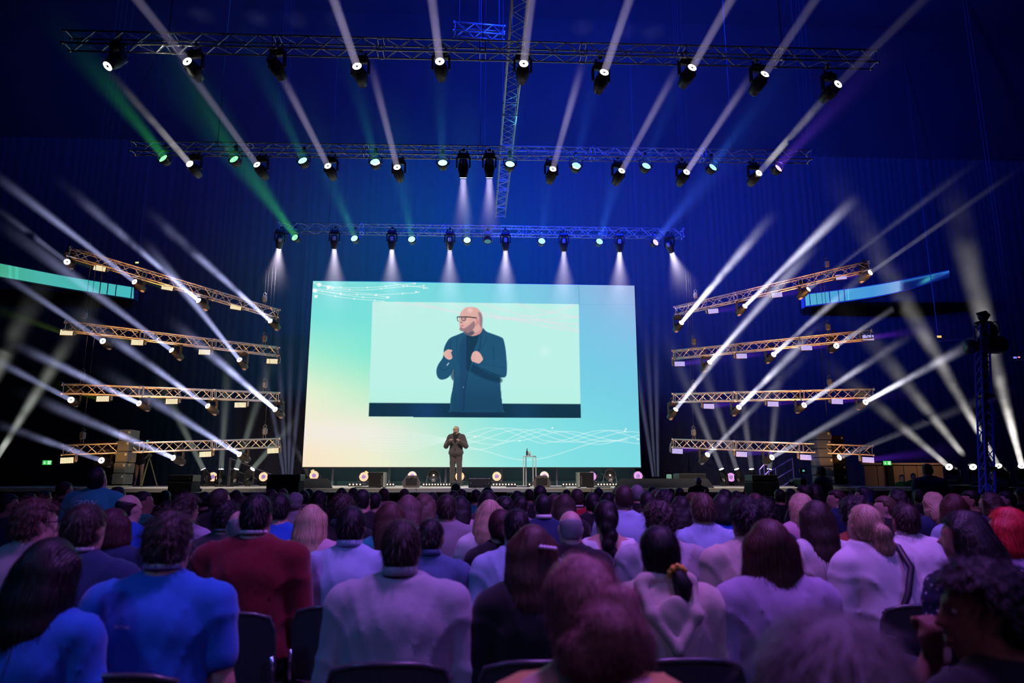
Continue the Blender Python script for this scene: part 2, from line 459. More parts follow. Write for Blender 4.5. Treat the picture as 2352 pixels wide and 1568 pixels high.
# middle truss: long beams rising over the audience
t2 = [((436, 376), (243, 155), 1, 'patchy'), ((590, 378), (395, 110), .6, 'long'), ((753, 381), (630, 140), .8, 'long'), ((912, 384), (848, 130), .9, 'long'), ((1270, 388), (1342, 130), .9, 'long'),
      ((1428, 392), (1565, 140), .9, 'long'), ((1577, 395), (1735, 160), 1.3, 'long'), ((1743, 397), (1930, 185), 1.5, 'patchy')]
for k, (l_, e_, w_, kd) in enumerate(t2):
    px_beam(l_, e_, 14.7, 12.0, 1.55, LAV if 0 < k < 7 else WARM, 8000 * w_, f'black moving head on the middle truss, {ORD[k]} white upward beam from the left', 'upward moving heads on the middle truss', kd, .16, ext=1.0)
for k, l_ in enumerate(((1064, 408), (1124, 408))):
    px_beam(l_, (l_[0], 560), 14.7, 15.3, 15, LAV, 420, f'downward moving head at the centre of the middle truss, {"left" if k == 0 else "right"} of the pair', 'downward pair on the middle truss', 'soft', .14, blend=.9)
# far truss: heads shining down on the stage
for k, (x, y) in enumerate(((641, 568), (768, 571), (900, 572), (1033, 574), (1161, 575), (1295, 577), (1423, 578), (1542, 578))):
    off = {0: -10, 7: 35}.get(k, 0)
    px_beam((x, y), (x + off, y + (105 if k in (0, 7) else 190)), 19.9, 21.2, 20, (0.86, .76, 1.0), 800 if k in (0, 7) else 560, f'moving head on the farthest truss shining down, {ORD[k]} from the left', 'downlights on the farthest truss', 'soft', .10, blend=.9)
# LED pars
def par_led_mat(name, rim, core):
    m = bpy.data.materials.new(name); m.use_nodes = True; nt = m.node_tree; nt.nodes.clear()
    N = nt.nodes.new; K = nt.links.new
    o = N('ShaderNodeOutputMaterial'); e = N('ShaderNodeEmission'); K(e.outputs[0], o.inputs[0])
    tc = N('ShaderNodeTexCoord'); v = N('ShaderNodeTexVoronoi'); v.inputs['Scale'].default_value = 42; v.inputs['Randomness'].default_value = .15
    K(tc.outputs['Object'], v.inputs['Vector'])
    cr = N('ShaderNodeValToRGB'); cr.color_ramp.elements[0].position = .25; cr.color_ramp.elements[0].color = (*core, 1)
    cr.color_ramp.elements[1].position = .62; cr.color_ramp.elements[1].color = (*rim, 1)
    K(v.outputs['Distance'], cr.inputs[0]); K(cr.outputs[0], e.inputs[0]); e.inputs[1].default_value = 3.2
    m.cycles.emission_sampling = 'NONE'
    return m
PARC = {'green': ((.05, .8, .15), (.75, 1, .6)), 'teal': ((.15, .75, .6), (.8, 1, .95)), 'cyan': ((.2, .7, .8), (.85, 1, 1)), 'blue': ((.1, .35, 1), (.75, .95, 1)), 'violet': ((.35, .2, 1), (.75, .75, 1)), 'off': ((.02, .06, .07), (.03, .12, .14))}  # the off face carries a faint teal glow as emission
PARM = {k: par_led_mat('led_face_' + k, *v) for k, v in PARC.items()}
ME_PARB = MB().lathe([(.06, -.12), (.10, -.11), (.118, -.02), (.125, .03), (.125, .05), (.105, .05), (.105, .03), (.0, .028)], 16).mesh('can', BLACK, True)
ME_PARF = {}
for k, m_ in PARM.items():
    ME_PARF[k] = MB().lathe([(.104, .030), (.104, .036), (.0001, .038)], 16).mesh('led_face', m_)
_m = MB().path([(-.145, 0, 0), (-.145, 0, .14), (-.06, 0, .2), (.06, 0, .2), (.145, 0, .14), (.145, 0, 0)], .012, 5)
_m.rbox((0, 0, .26), (.09, .05, .1), .02).tube((-.15, 0, 0), (-.12, 0, 0), .025, 8).tube((.15, 0, 0), (.12, 0, 0), .025, 8)
ME_PARK = _m.mesh('bracket', DALU)
def led_par(pt, d, c, label, group):
    o = thing('led_par_can', pt, label, 'stage light', group)
    link('bracket', ME_PARK, o)
    b = link('can', ME_PARB, o, aim(d.normalized()))
    link('led_face', ME_PARF[c], b)
    hang_rod(o, Vector(pt), .30)
GC = {'green': (.06, .9, .12), 'teal': (.06, .8, .5), 'cyan': (.08, .55, .85), 'blue': (.03, .18, 1.0), 'violet': (.22, .06, 1.0)}
p2 = [((378, 367), 'green', -95, 1.1), ((540, 369), 'green', -70, .22), ((697, 372), 'teal', -55, .4), ((862, 375), 'teal', -30, .4), ((1017, 377), 'cyan', -5, .4), ((1171, 380), 'cyan', 15, .25), ((1323, 383), 'blue', 25, .7),
      ((1483, 384), 'blue', 45, .5), ((1635, 387), 'blue', 90, 1.1), ((1785, 389), 'violet', 115, 1.6)]
for k, ((x, y), c, dx, w_) in enumerate(p2):
    a = P(x, y, 14.7)
    led_par(a, Vector((dx / 260, -.8, .35)), c, f'round LED par can on the middle truss, {ORD[k]} from the left, glowing {c if c != "teal" else "pale green"}', 'LED cans on the middle truss')
    b = P(x + dx, y - 120, 13.8)
    beam(a + Vector((0, .0, .06)), b - a, 3.6, 8.5, GC[c], 380 * w_, 'soft', .14, .09, .9)
p1 = [((679, 547), 'green', -95, 2.6), ((815, 549), 'teal', -55, .8), ((946, 551), 'teal', -25, .8), ((1073, 553), 'cyan', -2, 1.1), ((1120, 552), 'off', 0, 0), ((1244, 555), 'blue', 12, .7),
      ((1376, 556), 'blue', 35, 1.5), ((1504, 558), 'violet', 110, 3.0)]
for k, ((x, y), c, dx, w_) in enumerate(p1):
    a = P(x, y, 19.9)
    led_par(a, Vector((dx / 260, -.9, .22)) if c != 'off' else Vector((0, -.3, -.8)), c, (f'round LED can on the farthest truss, {ORD[k]} from the left, glowing {c}' if c != 'off' else 'unlit LED can turned down on the farthest truss'), 'LED cans on the farthest truss')
    if w_:
        b = P(x + dx, y - 130, 18.3)
        cc = GC[c] if c != 'violet' else (.05, .14, 1.0)
        beam(a + Vector((0, 0, .06)), b - a, 5.5 if w_ < 2 else 6.5, 9, cc, 480 * w_, 'soft', .12, .09, .9)

# side trusses: moving heads and LED panels alternate
LB = [  # lamp px, end px, row, weight, kind
    ((154, 601), (0, 484), 0, .45, 'long', .9), ((309, 647), (0, 410), 0, .9, 'long', 1.6), ((456, 690), (150, 425), 0, 1.3, 'patchy', 1.9), ((621, 737), (350, 495), 0, 1.6, 'patchy', 1.9),
    ((236, 783), (0, 625), 1, .9, 'long', 1.1), ((394, 804), (20, 525), 1, .9, 'long', 2.0), ((550, 826), (345, 570), 1, 1.2, 'long', 1.7),
    ((163, 918), (-20, 822), 2, .7, 'long', 1.1), ((319, 926), (0, 775), 2, .8, 'patchy', 1.8), ((477, 932), (170, 712), 2, 1.1, 'patchy', 2.0), ((632, 940), (400, 742), 2, 1.6, 'patchy', 2.0),
    ((233, 1057), (-20, 968), 3, .8, 'patchy', 1.3), ((398, 1051), (60, 905), 3, .8, 'patchy', 1.9), ((550, 1043), (240, 850), 3, 1.2, 'patchy', 2.0)]
RB = [((1565, 741), (1765, 505), 0, 2.2, 'patchy', 2.0), ((1711, 703), (1950, 470), 0, 1.5, 'long', 1.9), ((1857, 664), (2230, 380), 0, .9, 'long', 1.0), ((1999, 626), (2345, 385), 0, .6, 'patchy', .8),
      ((1630, 832), (1860, 575), 1, 1.3, 'long', 1.9), ((1777, 814), (1995, 622), 1, 1.4, 'patchy', 1.4), ((1921, 794), (2095, 680), 1, .9, 'even', 1.0),
      ((1552, 940), (1790, 640), 2, 1.4, 'patchy', 1.7), ((1697, 935), (1880, 752), 2, 1.5, 'patchy', 1.8), ((1847, 930), (2090, 770), 2, 1.2, 'patchy', 1.4), ((1988, 923), (2245, 782), 2, 1.3, 'patchy', 1.7),
      ((1625, 1044), (1870, 795), 3, 1.1, 'patchy', 1.6), ((1773, 1050), (2010, 915), 3, .6, 'long', 1.4), ((1928, 1050), (2300, 900), 3, .35, 'long', 1.5)]
for side, LS, xi, xo, colr in (('left', LB, 640, 145, COOL), ('right', RB, 1550, 2005, WHITE)):
    cnt = {}
    for (l_, e_, row, w_, kd, ha) in LS:
        Y0 = 21.0 - 2.7 * (l_[0] - xi) / (xo - xi)
        k = cnt.get(row, 0); cnt[row] = k + 1
        px_beam(l_, e_, Y0, Y0 - 4.0, ha * 1.25, colr, 10500 * w_ * (.5 + ha * .5), f'slim moving head under the {FLOORWORD[row]} {side} side truss, {ORD[k]} from the left', f'moving heads under the {side} side trusses', kd, .17, r0=.06, ext=1.08)
# LED blinder panels
def panel_mats(side):
    c = (1.0, .80, .50) if side == 'left' else (.45, .42, 1.0)
    return mat('led_cells_' + side, (.05, .05, .05), .4, emit=c, es=1.5), mat('panel_face_' + side, (.05, .05, .05), .4, emit=tuple(v * .25 for v in c), es=1.0)
for side in ('left', 'right'):
    cells, face = panel_mats(side)
    mb = MB(); mb.rbox((0, 0, 0), (.34, .09, .16), .02)
    me_body = mb.mesh('panel_body', BLACK)
    mb = MB()
    for i in range(8):
        for j in range(4):
            x, z = -.141 + i * .0403, -.054 + j * .036
            mb.add([(x - .015, -.048, z - .013), (x + .015, -.048, z - .013), (x + .015, -.048, z + .013), (x - .015, -.048, z + .013)], [(0, 1, 2, 3)])
    me_cells = mb.mesh('led_cells', cells)
    me_face = MB().box((0, -.0455, 0), (.325, .002, .145)).mesh('panel_face', face)
    sg = 1 if side == 'left' else -1
    me_arm = MB().path([(sg * .19, 0, 0), (sg * .2, 0, .18), (sg * .14, 0, .3)], .025, 6).rbox((sg * .2, 0, .05), (.05, .08, .2), .02).mesh('arm', DALU)
    PL = [((231, 617), 0), ((386, 661), 0), ((543, 706), 0), ((155, 764), 1), ((317, 787), 1), ((471, 809), 1), ((626, 830), 1), ((238, 916), 2), ((396, 922), 2), ((553, 930), 2), ((156, 1057), 3), ((473, 1043), 3), ((628, 1035), 3)] if side == 'left' else \
         [((1637, 715), 0), ((1783, 678), 0), ((1930, 637), 0), ((1560, 836), 1), ((1702, 818), 1), ((1851, 799), 1), ((1992, 776), 1), ((1627, 933), 2), ((1774, 928), 2), ((1921, 922), 2), ((1555, 1036), 3), ((1702, 1043), 3), ((1849, 1050), 3), ((1992, 1056), 3)]
    cnt = {}
    for (x, y), row in PL:
        xi, xo = (640, 145) if side == 'left' else (1550, 2005)
        Y0 = 21.0 - 2.7 * (x - xi) / (xo - xi)
        k = cnt.get(row, 0); cnt[row] = k + 1
        pt = P(x, y, Y0)
        o = thing('led_panel_light', pt, f'{"warm white" if side == "left" else "violet"} LED panel under the {FLOORWORD[row]} {side} side truss, {ORD[k]} along', 'stage light', f'LED panels under the {side} side trusses')
        at = fins[side, row]; dd = (at(1) - at(0)).normalized() * (-1 if side == 'left' else 1)
        o.rotation_euler = (0, -math.asin(max(-1, min(1, dd.z))) * .9, 0)
        link('panel_body', me_body, o); link('led_cells', me_cells, o); link('panel_face', me_face, o); link('arm', me_arm, o)
        hang_rod(o, pt, .3)
        if side == 'right':  # small side lamps and smoke cones added for the glow beside the panels
            beam(pt + Vector((.15, 0, .02)), Vector((1, -.25, .12)), 2.6, 9, (.20, .03, 1.0), 260, 'soft', .16, .07, .9)
        elif row in (0, 1, 2) and k < 2:
            beam(pt + Vector((-.15, 0, .02)), Vector((-1, -.25, .35)), 2.4, 8, (.30, .55, .05), 80, 'soft', .16, .07, .9)

# floor lamps at the back of the stage
for k, (l_, e_) in enumerate((((467, 1077), (395, 930)), ((508, 1077), (522, 860)), ((543, 1077), (605, 880)), ((580, 1077), (655, 990)))):
    px_beam(l_, e_, 22.5, 22.0, 3.6, (.8, .95, .82), 1500, f'moving head standing on the left of the stage, {ORD[k]} of four from the left', 'floor moving heads on the left', 'even', .12, hang=-1, scale=1.0, r0=.08, ext=1.6)
for k, (l_, e_) in enumerate((((1657, 1077), (1580, 890)), ((1692, 1077), (1630, 890)), ((1726, 1077), (1700, 880)), ((1767, 1077), (1785, 900)))):
    px_beam(l_, e_, 22.5, 22.0, 3.8, (.9, .86, 1.0), 1700, f'moving head standing on the right of the stage, {ORD[k]} of four from the left', 'floor moving heads on the right', 'even', .12, hang=-1, scale=1.0, r0=.08, ext=1.9)
for k, e_ in enumerate(((600, 800), (637, 760), (668, 760), (697, 800))):
    px_beam((653 + 5 * k, 1092), e_, 25.2, 25.0, 1.7, COOL, 5200, 'x', None, 'even', .14, fixture=False, ext=1.25)
for k, e_ in enumerate(((1455, 800), (1483, 760), (1506, 760))):
    px_beam((1502 + 4 * k, 1096), e_, 25.2, 25.0, 1.7, COOL, 5200, 'x', None, 'even', .14, fixture=False, ext=1.3)
px_beam((712, 1096), (665, 1000), 25.2, 25.0, 2.6, WARM, 1500, 'x', None, 'even', .1, fixture=False)
EDGEF = []
# four lamps at the far right whose beams lean out over the crowd
for k, (l_, e_, ha, w_, kd) in enumerate((((2180, 1072), (1880, 818), 1.9, .8, 'patchy'), ((2235, 1072), (1925, 690), 2.2, .9, 'patchy'), ((2293, 1070), (1885, 350), 2.3, 1.5, 'patchy'), ((2347, 1070), (2180, 430), 2.6, 2.2, 'patchy'))):
    EDGEF.append(px_beam(l_, e_, 18.0, 13.5, ha, (.95, .9, .86), 7000 * w_, f'moving head low at the right edge of the hall, {ORD[k]} of four from the left', 'low moving heads at the right edge', kd, .17, hang=-1, scale=1.1, ext=1.05))
for k, (l_, e_, ha, w_) in enumerate((((-12, 1058), (265, 610), 2.2, .9), ((-120, 1060), (150, 560), 2.6, .9))):
    px_beam(l_, e_, 18.0, 13.5, ha, (.85, .9, .82), 6000 * w_, 'x', None, 'patchy', .15, fixture=False)
# short beams glimpsed under the screen
for l_, e_ in (((968, 1112), (1012, 1070)), ((1033, 1112), (1022, 1070)), ((1154, 1112), (1174, 1070)), ((1350, 1096), (1362, 900))):
    px_beam(l_, e_, 25.6, 25.6, 2.4, COOL, 2400, 'x', None, 'even', .14, fixture=False, ext=1.3)
# ------------------------------------------------------------------ stage
SZ = 1.25
xl, xr = P(262, 1118, 17.0).x, P(1880, 1118, 17.0).x
stg = thing('stage', (0, 17, 0), 'long low stage with a pale deck and black skirt', 'stage')
nx = 12
for i in range(nx):
    x0, x1 = xl + (xr - xl) * i / nx, xl + (xr - xl) * (i + 1) / nx
    MB().rbox(((x0 + x1) / 2, 4.9, SZ - .05), (x1 - x0 - .012, 9.8, .1), .008).build('deck_panel', DECK, stg)
MB().box(((xl + xr) / 2, .16, (SZ - .1) / 2), (xr - xl, .05, SZ - .1)).build('skirt', BLACKM, stg)
MB().box(((xl + xr) / 2, 4.9, SZ - .14), (xr - xl - .2, 9.4, .06)).build('under_frame', BLACKM, stg)
for i in range(9):
    MB().tube((xl + .4 + (xr - xl - .8) * i / 8, 1.2, 0), (xl + .4 + (xr - xl - .8) * i / 8, 1.2, SZ - .1), .03, 6).build('leg', DALU, stg)
for k, (x0, x1, lb) in enumerate(((-14.2, xl - .02, 'side platform of the stage at the left, under the loudspeakers'), (xr + .02, 12.6, 'side platform of the stage at the right, under the loudspeakers'))):
    wg = thing('stage_wing', ((x0 + x1) / 2, 21.6, 0), lb, 'stage')
    for i in range(4):
        w_ = (x1 - x0) / 4; MB().rbox((x0 + w_ * (i + .5) - (x0 + x1) / 2, 0, SZ - .05), (w_ - .012, 6.6, .1), .008).build('deck_panel', DECK, wg)
    MB().box((0, -3.2, (SZ - .1) / 2), (x1 - x0, .05, SZ - .1)).build('skirt', BLACKM, wg)
EDGE = mat('pale_edge', (.5, .52, .5), .6)
for k, (a, b) in enumerate(((694, 775), (835, 1000), (1165, 1330), (1382, 1660), (448, 606))):
    xa, xb = P(a, 1128, 16.6).x, P(b, 1128, 16.6).x
    s_ = thing('stage_step', ((xa + xb) / 2, 16.55, 0), f'narrow ledge along the stage front, {ORD[k] if k < 4 else "far left"} stretch' + (' from the screen\'s left side' if k < 4 else ''), 'step', 'ledges along the stage front')
    MB().box((0, 0, 1.155), (xb - xa, .5, .03)).build('tread', EDGE, s_)
    MB().box((0, .1, .57), (xb - xa, .3, 1.14)).build('riser', BLACKM, s_)

# ------------------------------------------------------------------ the big screen
YS = 24.0
c00, c10, c11, c01 = P(698, 1075, YS), P(1471, 1070, YS), P(1456, 654, YS), P(717, 649, YS)
X0, X1 = (c00.x + c01.x) / 2, (c10.x + c11.x) / 2
Z0, Z1 = (c00.z + c10.z) / 2, (c01.z + c11.z) / 2
print('screen', X0, X1, Z0, Z1, c00, c10, c11, c01)
GX, GZ = 600, 338
uu, vv = np.meshgrid(np.linspace(0, 1, GX), np.linspace(0, 1, GZ))
# photo coordinates of every screen pixel (corners are known)
px = (698 * (1 - uu) + 1471 * uu) * (1 - vv) + (717 * (1 - uu) + 1456 * uu) * vv
py = (1075 * (1 - uu) + 1070 * uu) * (1 - vv) + (649 * (1 - uu) + 654 * uu) * vv
# the screen shows a soft colour field
cu = np.linspace(0, 1, 6); cvv = np.linspace(1, 0, 6)
ctl = np.array([
    [(126, 222, 220), (122, 222, 222), (120, 216, 224), (122, 206, 230), (130, 190, 228), (158, 176, 226)],
    [(122, 226, 220), (120, 224, 218), (125, 220, 224), (125, 212, 228), (120, 198, 230), (140, 190, 232)],
    [(165, 238, 212), (132, 232, 212), (130, 224, 220), (125, 216, 226), (118, 202, 228), (124, 200, 232)],
    [(228, 242, 208), (185, 238, 208), (150, 232, 214), (130, 224, 224), (118, 210, 228), (118, 206, 230)],
    [(248, 234, 210), (236, 238, 214), (185, 236, 216), (140, 228, 226), (126, 222, 228), (120, 214, 228)],
    [(250, 228, 196), (240, 238, 208), (206, 238, 214), (150, 232, 228), (126, 222, 226), (124, 220, 228)]], float)
def bil(u, v):
    y = (1 - v) * 5; x = u * 5
    i = np.clip(y.astype(int), 0, 4); j = np.clip(x.astype(int), 0, 4); fy = (y - i)[..., None]; fx = (x - j)[..., None]
    return (ctl[i, j] * (1 - fx) + ctl[i, j + 1] * fx) * (1 - fy) + (ctl[i + 1, j] * (1 - fx) + ctl[i + 1, j + 1] * fx) * fy
img = bil(uu, vv)
def blend(mask, col):
    global img
    m_ = np.clip(mask, 0, 1)[..., None]; img = img * (1 - m_) + np.array(col, float) * m_
def poly(pts, col, soft=1.1, a=1.0):
    pts = np.array(pts, float); n = len(pts)
    x0, y0 = pts.min(0) - 3; x1, y1 = pts.max(0) + 3
    sel = (px > x0) & (px < x1) & (py > y0) & (py < y1)
    X, Y = px[sel], py[sel]; ins = np.zeros(X.shape, bool); dist = np.full(X.shape, 1e9)
    for i in range(n):
        ax, ay = pts[i]; bx, by = pts[(i + 1) % n]
        c = ((ay > Y) != (by > Y)) & (X < (bx - ax) * (Y - ay) / ((by - ay) if by != ay else 1e-9) + ax)
        ins ^= c
        t = np.clip(((X - ax) * (bx - ax) + (Y - ay) * (by - ay)) / ((bx - ax) ** 2 + (by - ay) ** 2 + 1e-9), 0, 1)
        dist = np.minimum(dist, np.hypot(X - ax - t * (bx - ax), Y - ay - t * (by - ay)))
    sd = np.where(ins, dist, -dist)
    m_ = np.zeros(px.shape); m_[sel] = np.clip(sd / soft + .5, 0, 1) * a
    blend(m_, col)
def smooth(pts, n=4):
    """closed Catmull-Rom through the points"""
    pts = np.array(pts, float); out = []
    m_ = len(pts)
    for i in range(m_):
        p0, p1, p2, p3 = pts[i - 1], pts[i], pts[(i + 1) % m_], pts[(i + 2) % m_]
        for k in range(n):
            t = k / n
            out.append(.5 * ((2 * p1) + (-p0 + p2) * t + (2 * p0 - 5 * p1 + 4 * p2 - p3) * t * t + (-p0 + 3 * p1 - 3 * p2 + p3) * t ** 3))
    return out
def stroke(pts, w, col, a=1.0, soft=1.0):
    pts = np.array(pts, float); x0, y0 = pts.min(0) - w - 3; x1, y1 = pts.max(0) + w + 3
    sel = (px > x0) & (px < x1) & (py > y0) & (py < y1)
    X, Y = px[sel], py[sel]; dist = np.full(X.shape, 1e9)
    for i in range(len(pts) - 1):
        ax, ay = pts[i]; bx, by = pts[i + 1]
        t = np.clip(((X - ax) * (bx - ax) + (Y - ay) * (by - ay)) / ((bx - ax) ** 2 + (by - ay) ** 2 + 1e-9), 0, 1)
        dist = np.minimum(dist, np.hypot(X - ax - t * (bx - ax), Y - ay - t * (by - ay)))
    m_ = np.zeros(px.shape); m_[sel] = np.clip((w / 2 - dist) / soft + .5, 0, 1) * a
    blend(m_, col)
def dot(x, y, r, col=(255, 255, 255), a=1.0, soft=1.5):
    blend(np.clip((r - np.hypot(px - x, py - y)) / soft + .5, 0, 1) * a, col)
WHT = (244, 250, 250)
# drifting dotted lines, top left corner
for (pts, dots) in (([(733, 655), (780, 664), (840, 664), (900, 658), (942, 652)], (.25, .5, .7, .95)), ([(728, 652), (770, 666), (830, 670), (890, 664), (935, 660), (968, 664)], (.3, .55, .75, 1)),
                    ([(717, 671), (760, 676), (800, 680), (850, 682), (885, 686)], (.2, .4, .6, .8, 1)), ([(717, 673), (760, 684), (810, 691), (850, 694), (872, 695)], (.3, .5, .8)),
                    ([(735, 668), (780, 672), (860, 680), (910, 678), (950, 673)], (.5, .8, 1)), ([(717, 668), (770, 679), (830, 687), (885, 687)], (.4, .7, 1)), ([(900, 652), (930, 659), (968, 658)], (.5, 1))):
    q = smooth(pts, 6)[:(len(pts) - 1) * 6 + 1]
    stroke(q, 1.3, WHT, .75)
    for t in dots: dot(*q[min(len(q) - 1, int(t * (len(q) - 1)))], 1.8, WHT)
for x, y, r_ in ((731, 658, 5), (752, 664, 4.5), (761, 666, 2.5), (722, 672, 5), (724, 686, 4)): dot(x, y, r_, WHT, .95, 2)
# waves along the bottom
def wave(x0, x1, f, w=1.3, a=.6):
    xs_ = np.linspace(x0, x1, 60); stroke([(x, f(x)) for x in xs_], w, (236, 250, 250), a)
for k in range(8):
    wave(830, 1060, lambda x, k=k: 1013 + (k - 3.5) * 6.5 * math.sin((x - 1000 + 0) / 230 * 2.4 - .35) * 1.0 + 4 * math.sin((x - 830) / 60), 1.3, .5)
for k, (am, ph, per, y0) in enumerate(((17, 0.0, 260, 1003), (17, .9, 250, 1003), (15, 1.7, 255, 1004), (18, 2.6, 265, 1006), (14, 3.6, 250, 1003), (12, 4.7, 240, 1002))):
    wave(1035 + k * 4, 1440 if k % 2 else 1468, lambda x, am=am, ph=ph, per=per, y0=y0, k=k: y0 - am * math.sin((x - 1060) / per * 2 * PI - ph) * (1 if x < 1250 else .8) + max(0, (1180 - x)) * .12 * (k > 2), 1.4, .62)
wave(1060, 1468, lambda x: 1020 + 36 * math.exp(-((x - 1205) / 110) ** 2) - 10 * math.exp(-((x - 1390) / 60) ** 2), 1.4, .65)
for x, y in ((1087, 1006), (1190, 1014), (1265, 985), (1436, 986), (1434, 990), (1464, 1009)): dot(x, y, 1.8, WHT)
blend(np.exp(-(((px - 780) / 150) ** 2 + ((py - 1000) / 28) ** 2)) * .55, (240, 236, 236))
# module seams
stroke([(1325, 653), (1327, 700)], 1.2, (90, 150, 180), .8); stroke([(1327, 700), (1458, 700)], 1.0, (100, 160, 200), .5)
# inset picture of the speaker
INS = [(851.5, 697), (1325.5, 699.5), (1330.5, 963), (845.5, 963)]
poly(INS, (188, 241, 232))
insm = (px > 851 - (py - 697) * .022) & (px < 1326 + (py - 699) * .018) & (py > 698) & (py < 963)
def in_inset(fn):
    global img
    keep = img.copy(); fn(); img = np.where(insm[..., None], img, keep)
def inset():
    blend(np.clip((py - 880) / 60, 0, 1) * (py < 933) * .5, (178, 242, 222))
    for pts in (([(920, 700), (1000, 712), (1080, 726), (1200, 738), (1330, 745)]), ([(960, 698), (1060, 725), (1160, 735), (1260, 755), (1330, 764)]), ([(1040, 698), (1100, 720), (1210, 738), (1330, 722)]),
                ([(1180, 698), (1240, 715), (1330, 732)]), ([(1310, 700), (1240, 725), (1130, 735)]), ([(1100, 698), (1200, 728), (1330, 762)])):
        stroke(smooth(pts, 6)[:(len(pts) - 1) * 6 + 1], 4.0, (226, 228, 232), .55, 3)
    blend(np.clip((1000 - px) / 150, 0, 1) * np.clip((760 - py) / 60, 0, 1) * .25, (220, 235, 232))
    blend(np.exp(-(((px - 1247) / 12) ** 2 + ((py - 811) / 12) ** 2)) * .5, (215, 248, 240))
    poly([(840, 932), (1335, 931), (1335, 966), (840, 966)], (20, 52, 74))
    blend(np.clip((900 - np.abs(px - 975)) / 900, 0, 1) * np.exp(-((px - 975) / 45) ** 2) * (py > 933) * .55, (26, 70, 128))
    blend(np.exp(-((px - 1200) / 40) ** 2) * (py > 933) * .35, (28, 80, 130))
    # trousers, jacket, roll neck
    JK = (34, 84, 118); JD = (24, 62, 92)
    poly([(1034, 950), (1145, 950), (1144, 965), (1034, 965)], (22, 50, 76))
    poly(smooth([(1062, 768), (1078, 772), (1097, 764), (1104, 758), (1112, 766), (1128, 772), (1146, 779), (1152, 786), (1157, 812), (1159, 842), (1159, 864), (1155, 871), (1145, 872), (1144, 880), (1146, 912), (1152, 948), (1150, 951),
          (1034, 951), (1030, 946), (1031, 920), (1036, 895), (1038, 872), (1037, 852), (1030, 868), (1020, 876), (1008, 878), (1000, 871), (998, 856), (1003, 842), (1013, 826), (1015, 806), (1022, 790), (1030, 781), (1046, 774)], 3), JK)
    blend(0, JK)
    m0 = ((px > 1000) & (px < 1160) & (py > 870) & (py < 952))
    blend(np.clip((py - 860) / 70, 0, 1) * (px > 1031) * (px < 1152) * (py < 951) * (px > 1037 - (py - 868) * .06) * (px < 1145 + (py - 876) * .07) * .6, JD)
    poly([(1062, 776), (1068, 790), (1068, 860), (1064, 950), (1052, 950), (1050, 800)], (30, 68, 106), 5, .7)
    poly(smooth([(1067, 773), (1082, 777), (1096, 770), (1091, 790), (1083, 812), (1078, 840), (1072, 860), (1066, 850), (1066, 800)], 3), (24, 60, 84))
    stroke([(1100, 768), (1098, 800), (1084, 838), (1076, 862)], 1.5, (20, 50, 78), .8)
    stroke([(1113, 778), (1108, 793), (1095, 812)], 1.3, (24, 58, 88), .7)
    stroke([(1128, 800), (1130, 840), (1128, 868)], 1.5, (24, 58, 88), .7)
    stroke([(1070, 862), (1062, 900), (1061, 948)], 1.4, (18, 44, 70), .8)
    stroke([(1031, 790), (1028, 815), (1024, 835)], 1.5, (24, 58, 88), .7)
    poly(smooth([(1100, 838), (1130, 832), (1157, 826), (1158, 866), (1146, 872), (1110, 858)], 3), (36, 86, 122), 3, .6)
    poly(smooth([(1084, 843), (1110, 858), (1146, 873), (1144, 884), (1110, 876), (1078, 860)], 3), (20, 54, 82), 5, .75)
    stroke([(1098, 838), (1125, 846), (1157, 850)], 1.4, (26, 66, 98), .6); stroke([(1104, 852), (1130, 864), (1150, 870)], 1.6, (18, 46, 72), .8)
    poly(smooth([(1037, 850), (1030, 866), (1036, 880), (1040, 866)], 3), (20, 54, 82), 3, .7); stroke([(1006, 850), (1014, 858), (1026, 852)], 1.4, (22, 58, 88), .7)
    stroke([(1046, 776), (1044, 800), (1048, 840)], 1.6, (26, 66, 100), .7)
    dot(1060, 895, 1.2, (150, 170, 180))
    stroke([(1022, 845), (1026, 840)], 2.0, (225, 230, 235), .9)
    # head
    SK = (222, 172, 164)
    poly(smooth([(1067, 762), (1060, 768), (1068, 774), (1080, 777), (1092, 774), (1100, 768), (1103, 755), (1090, 745), (1075, 750)], 3), (208, 150, 148))
    poly(smooth([(1076, 708), (1088, 710), (1096, 716), (1101, 725), (1102.5, 736), (1102, 750), (1100, 758), (1092, 766), (1082, 768), (1070, 768), (1061, 766), (1050.5, 763), (1051, 756), (1050, 751), (1049.5, 747), (1049.5, 741), (1049, 735), (1050.5, 729), (1053, 721), (1060, 713), (1067, 709)], 3), SK)
    poly(smooth([(1098, 722), (1102.5, 733), (1102.3, 750), (1100, 757), (1096, 748), (1096, 735), (1093, 722)], 3), (120, 110, 120), 4, .75)
    poly(smooth([(1083, 742), (1086, 752), (1079, 764), (1070, 768), (1058, 766), (1050.5, 762), (1053, 756), (1058, 759), (1065, 757), (1074, 750)], 3), (140, 112, 122), 3, .85)
    poly(smooth([(1060, 766), (1070, 769), (1080, 764), (1084, 770), (1075, 776), (1064, 772)], 3), (40, 62, 90), 4, .7)
    poly(smooth([(1088, 737), (1094, 739), (1095, 745), (1091, 751), (1086, 750), (1087, 743)], 3), (226, 160, 158))
    stroke([(1087, 738), (1091, 736.5), (1095, 740), (1094.5, 746), (1090, 751.5), (1086.5, 751)], 1.0, (168, 108, 112), .8); stroke([(1090, 740), (1092, 744), (1088, 748)], 1.2, (150, 90, 98), .7)
    poly([(1051, 753), (1059, 751), (1060, 753.5), (1052, 755)], (214, 110, 128), 1)
    poly([(1052, 744), (1057, 743.5), (1056, 746.5), (1051.5, 746)], (130, 80, 84), 1.2, .8)
    dot(1074, 716, 6, (246, 214, 206), .6, 7); dot(1066, 742, 6, (236, 184, 176), .6, 6)
    GL = (16, 26, 38)
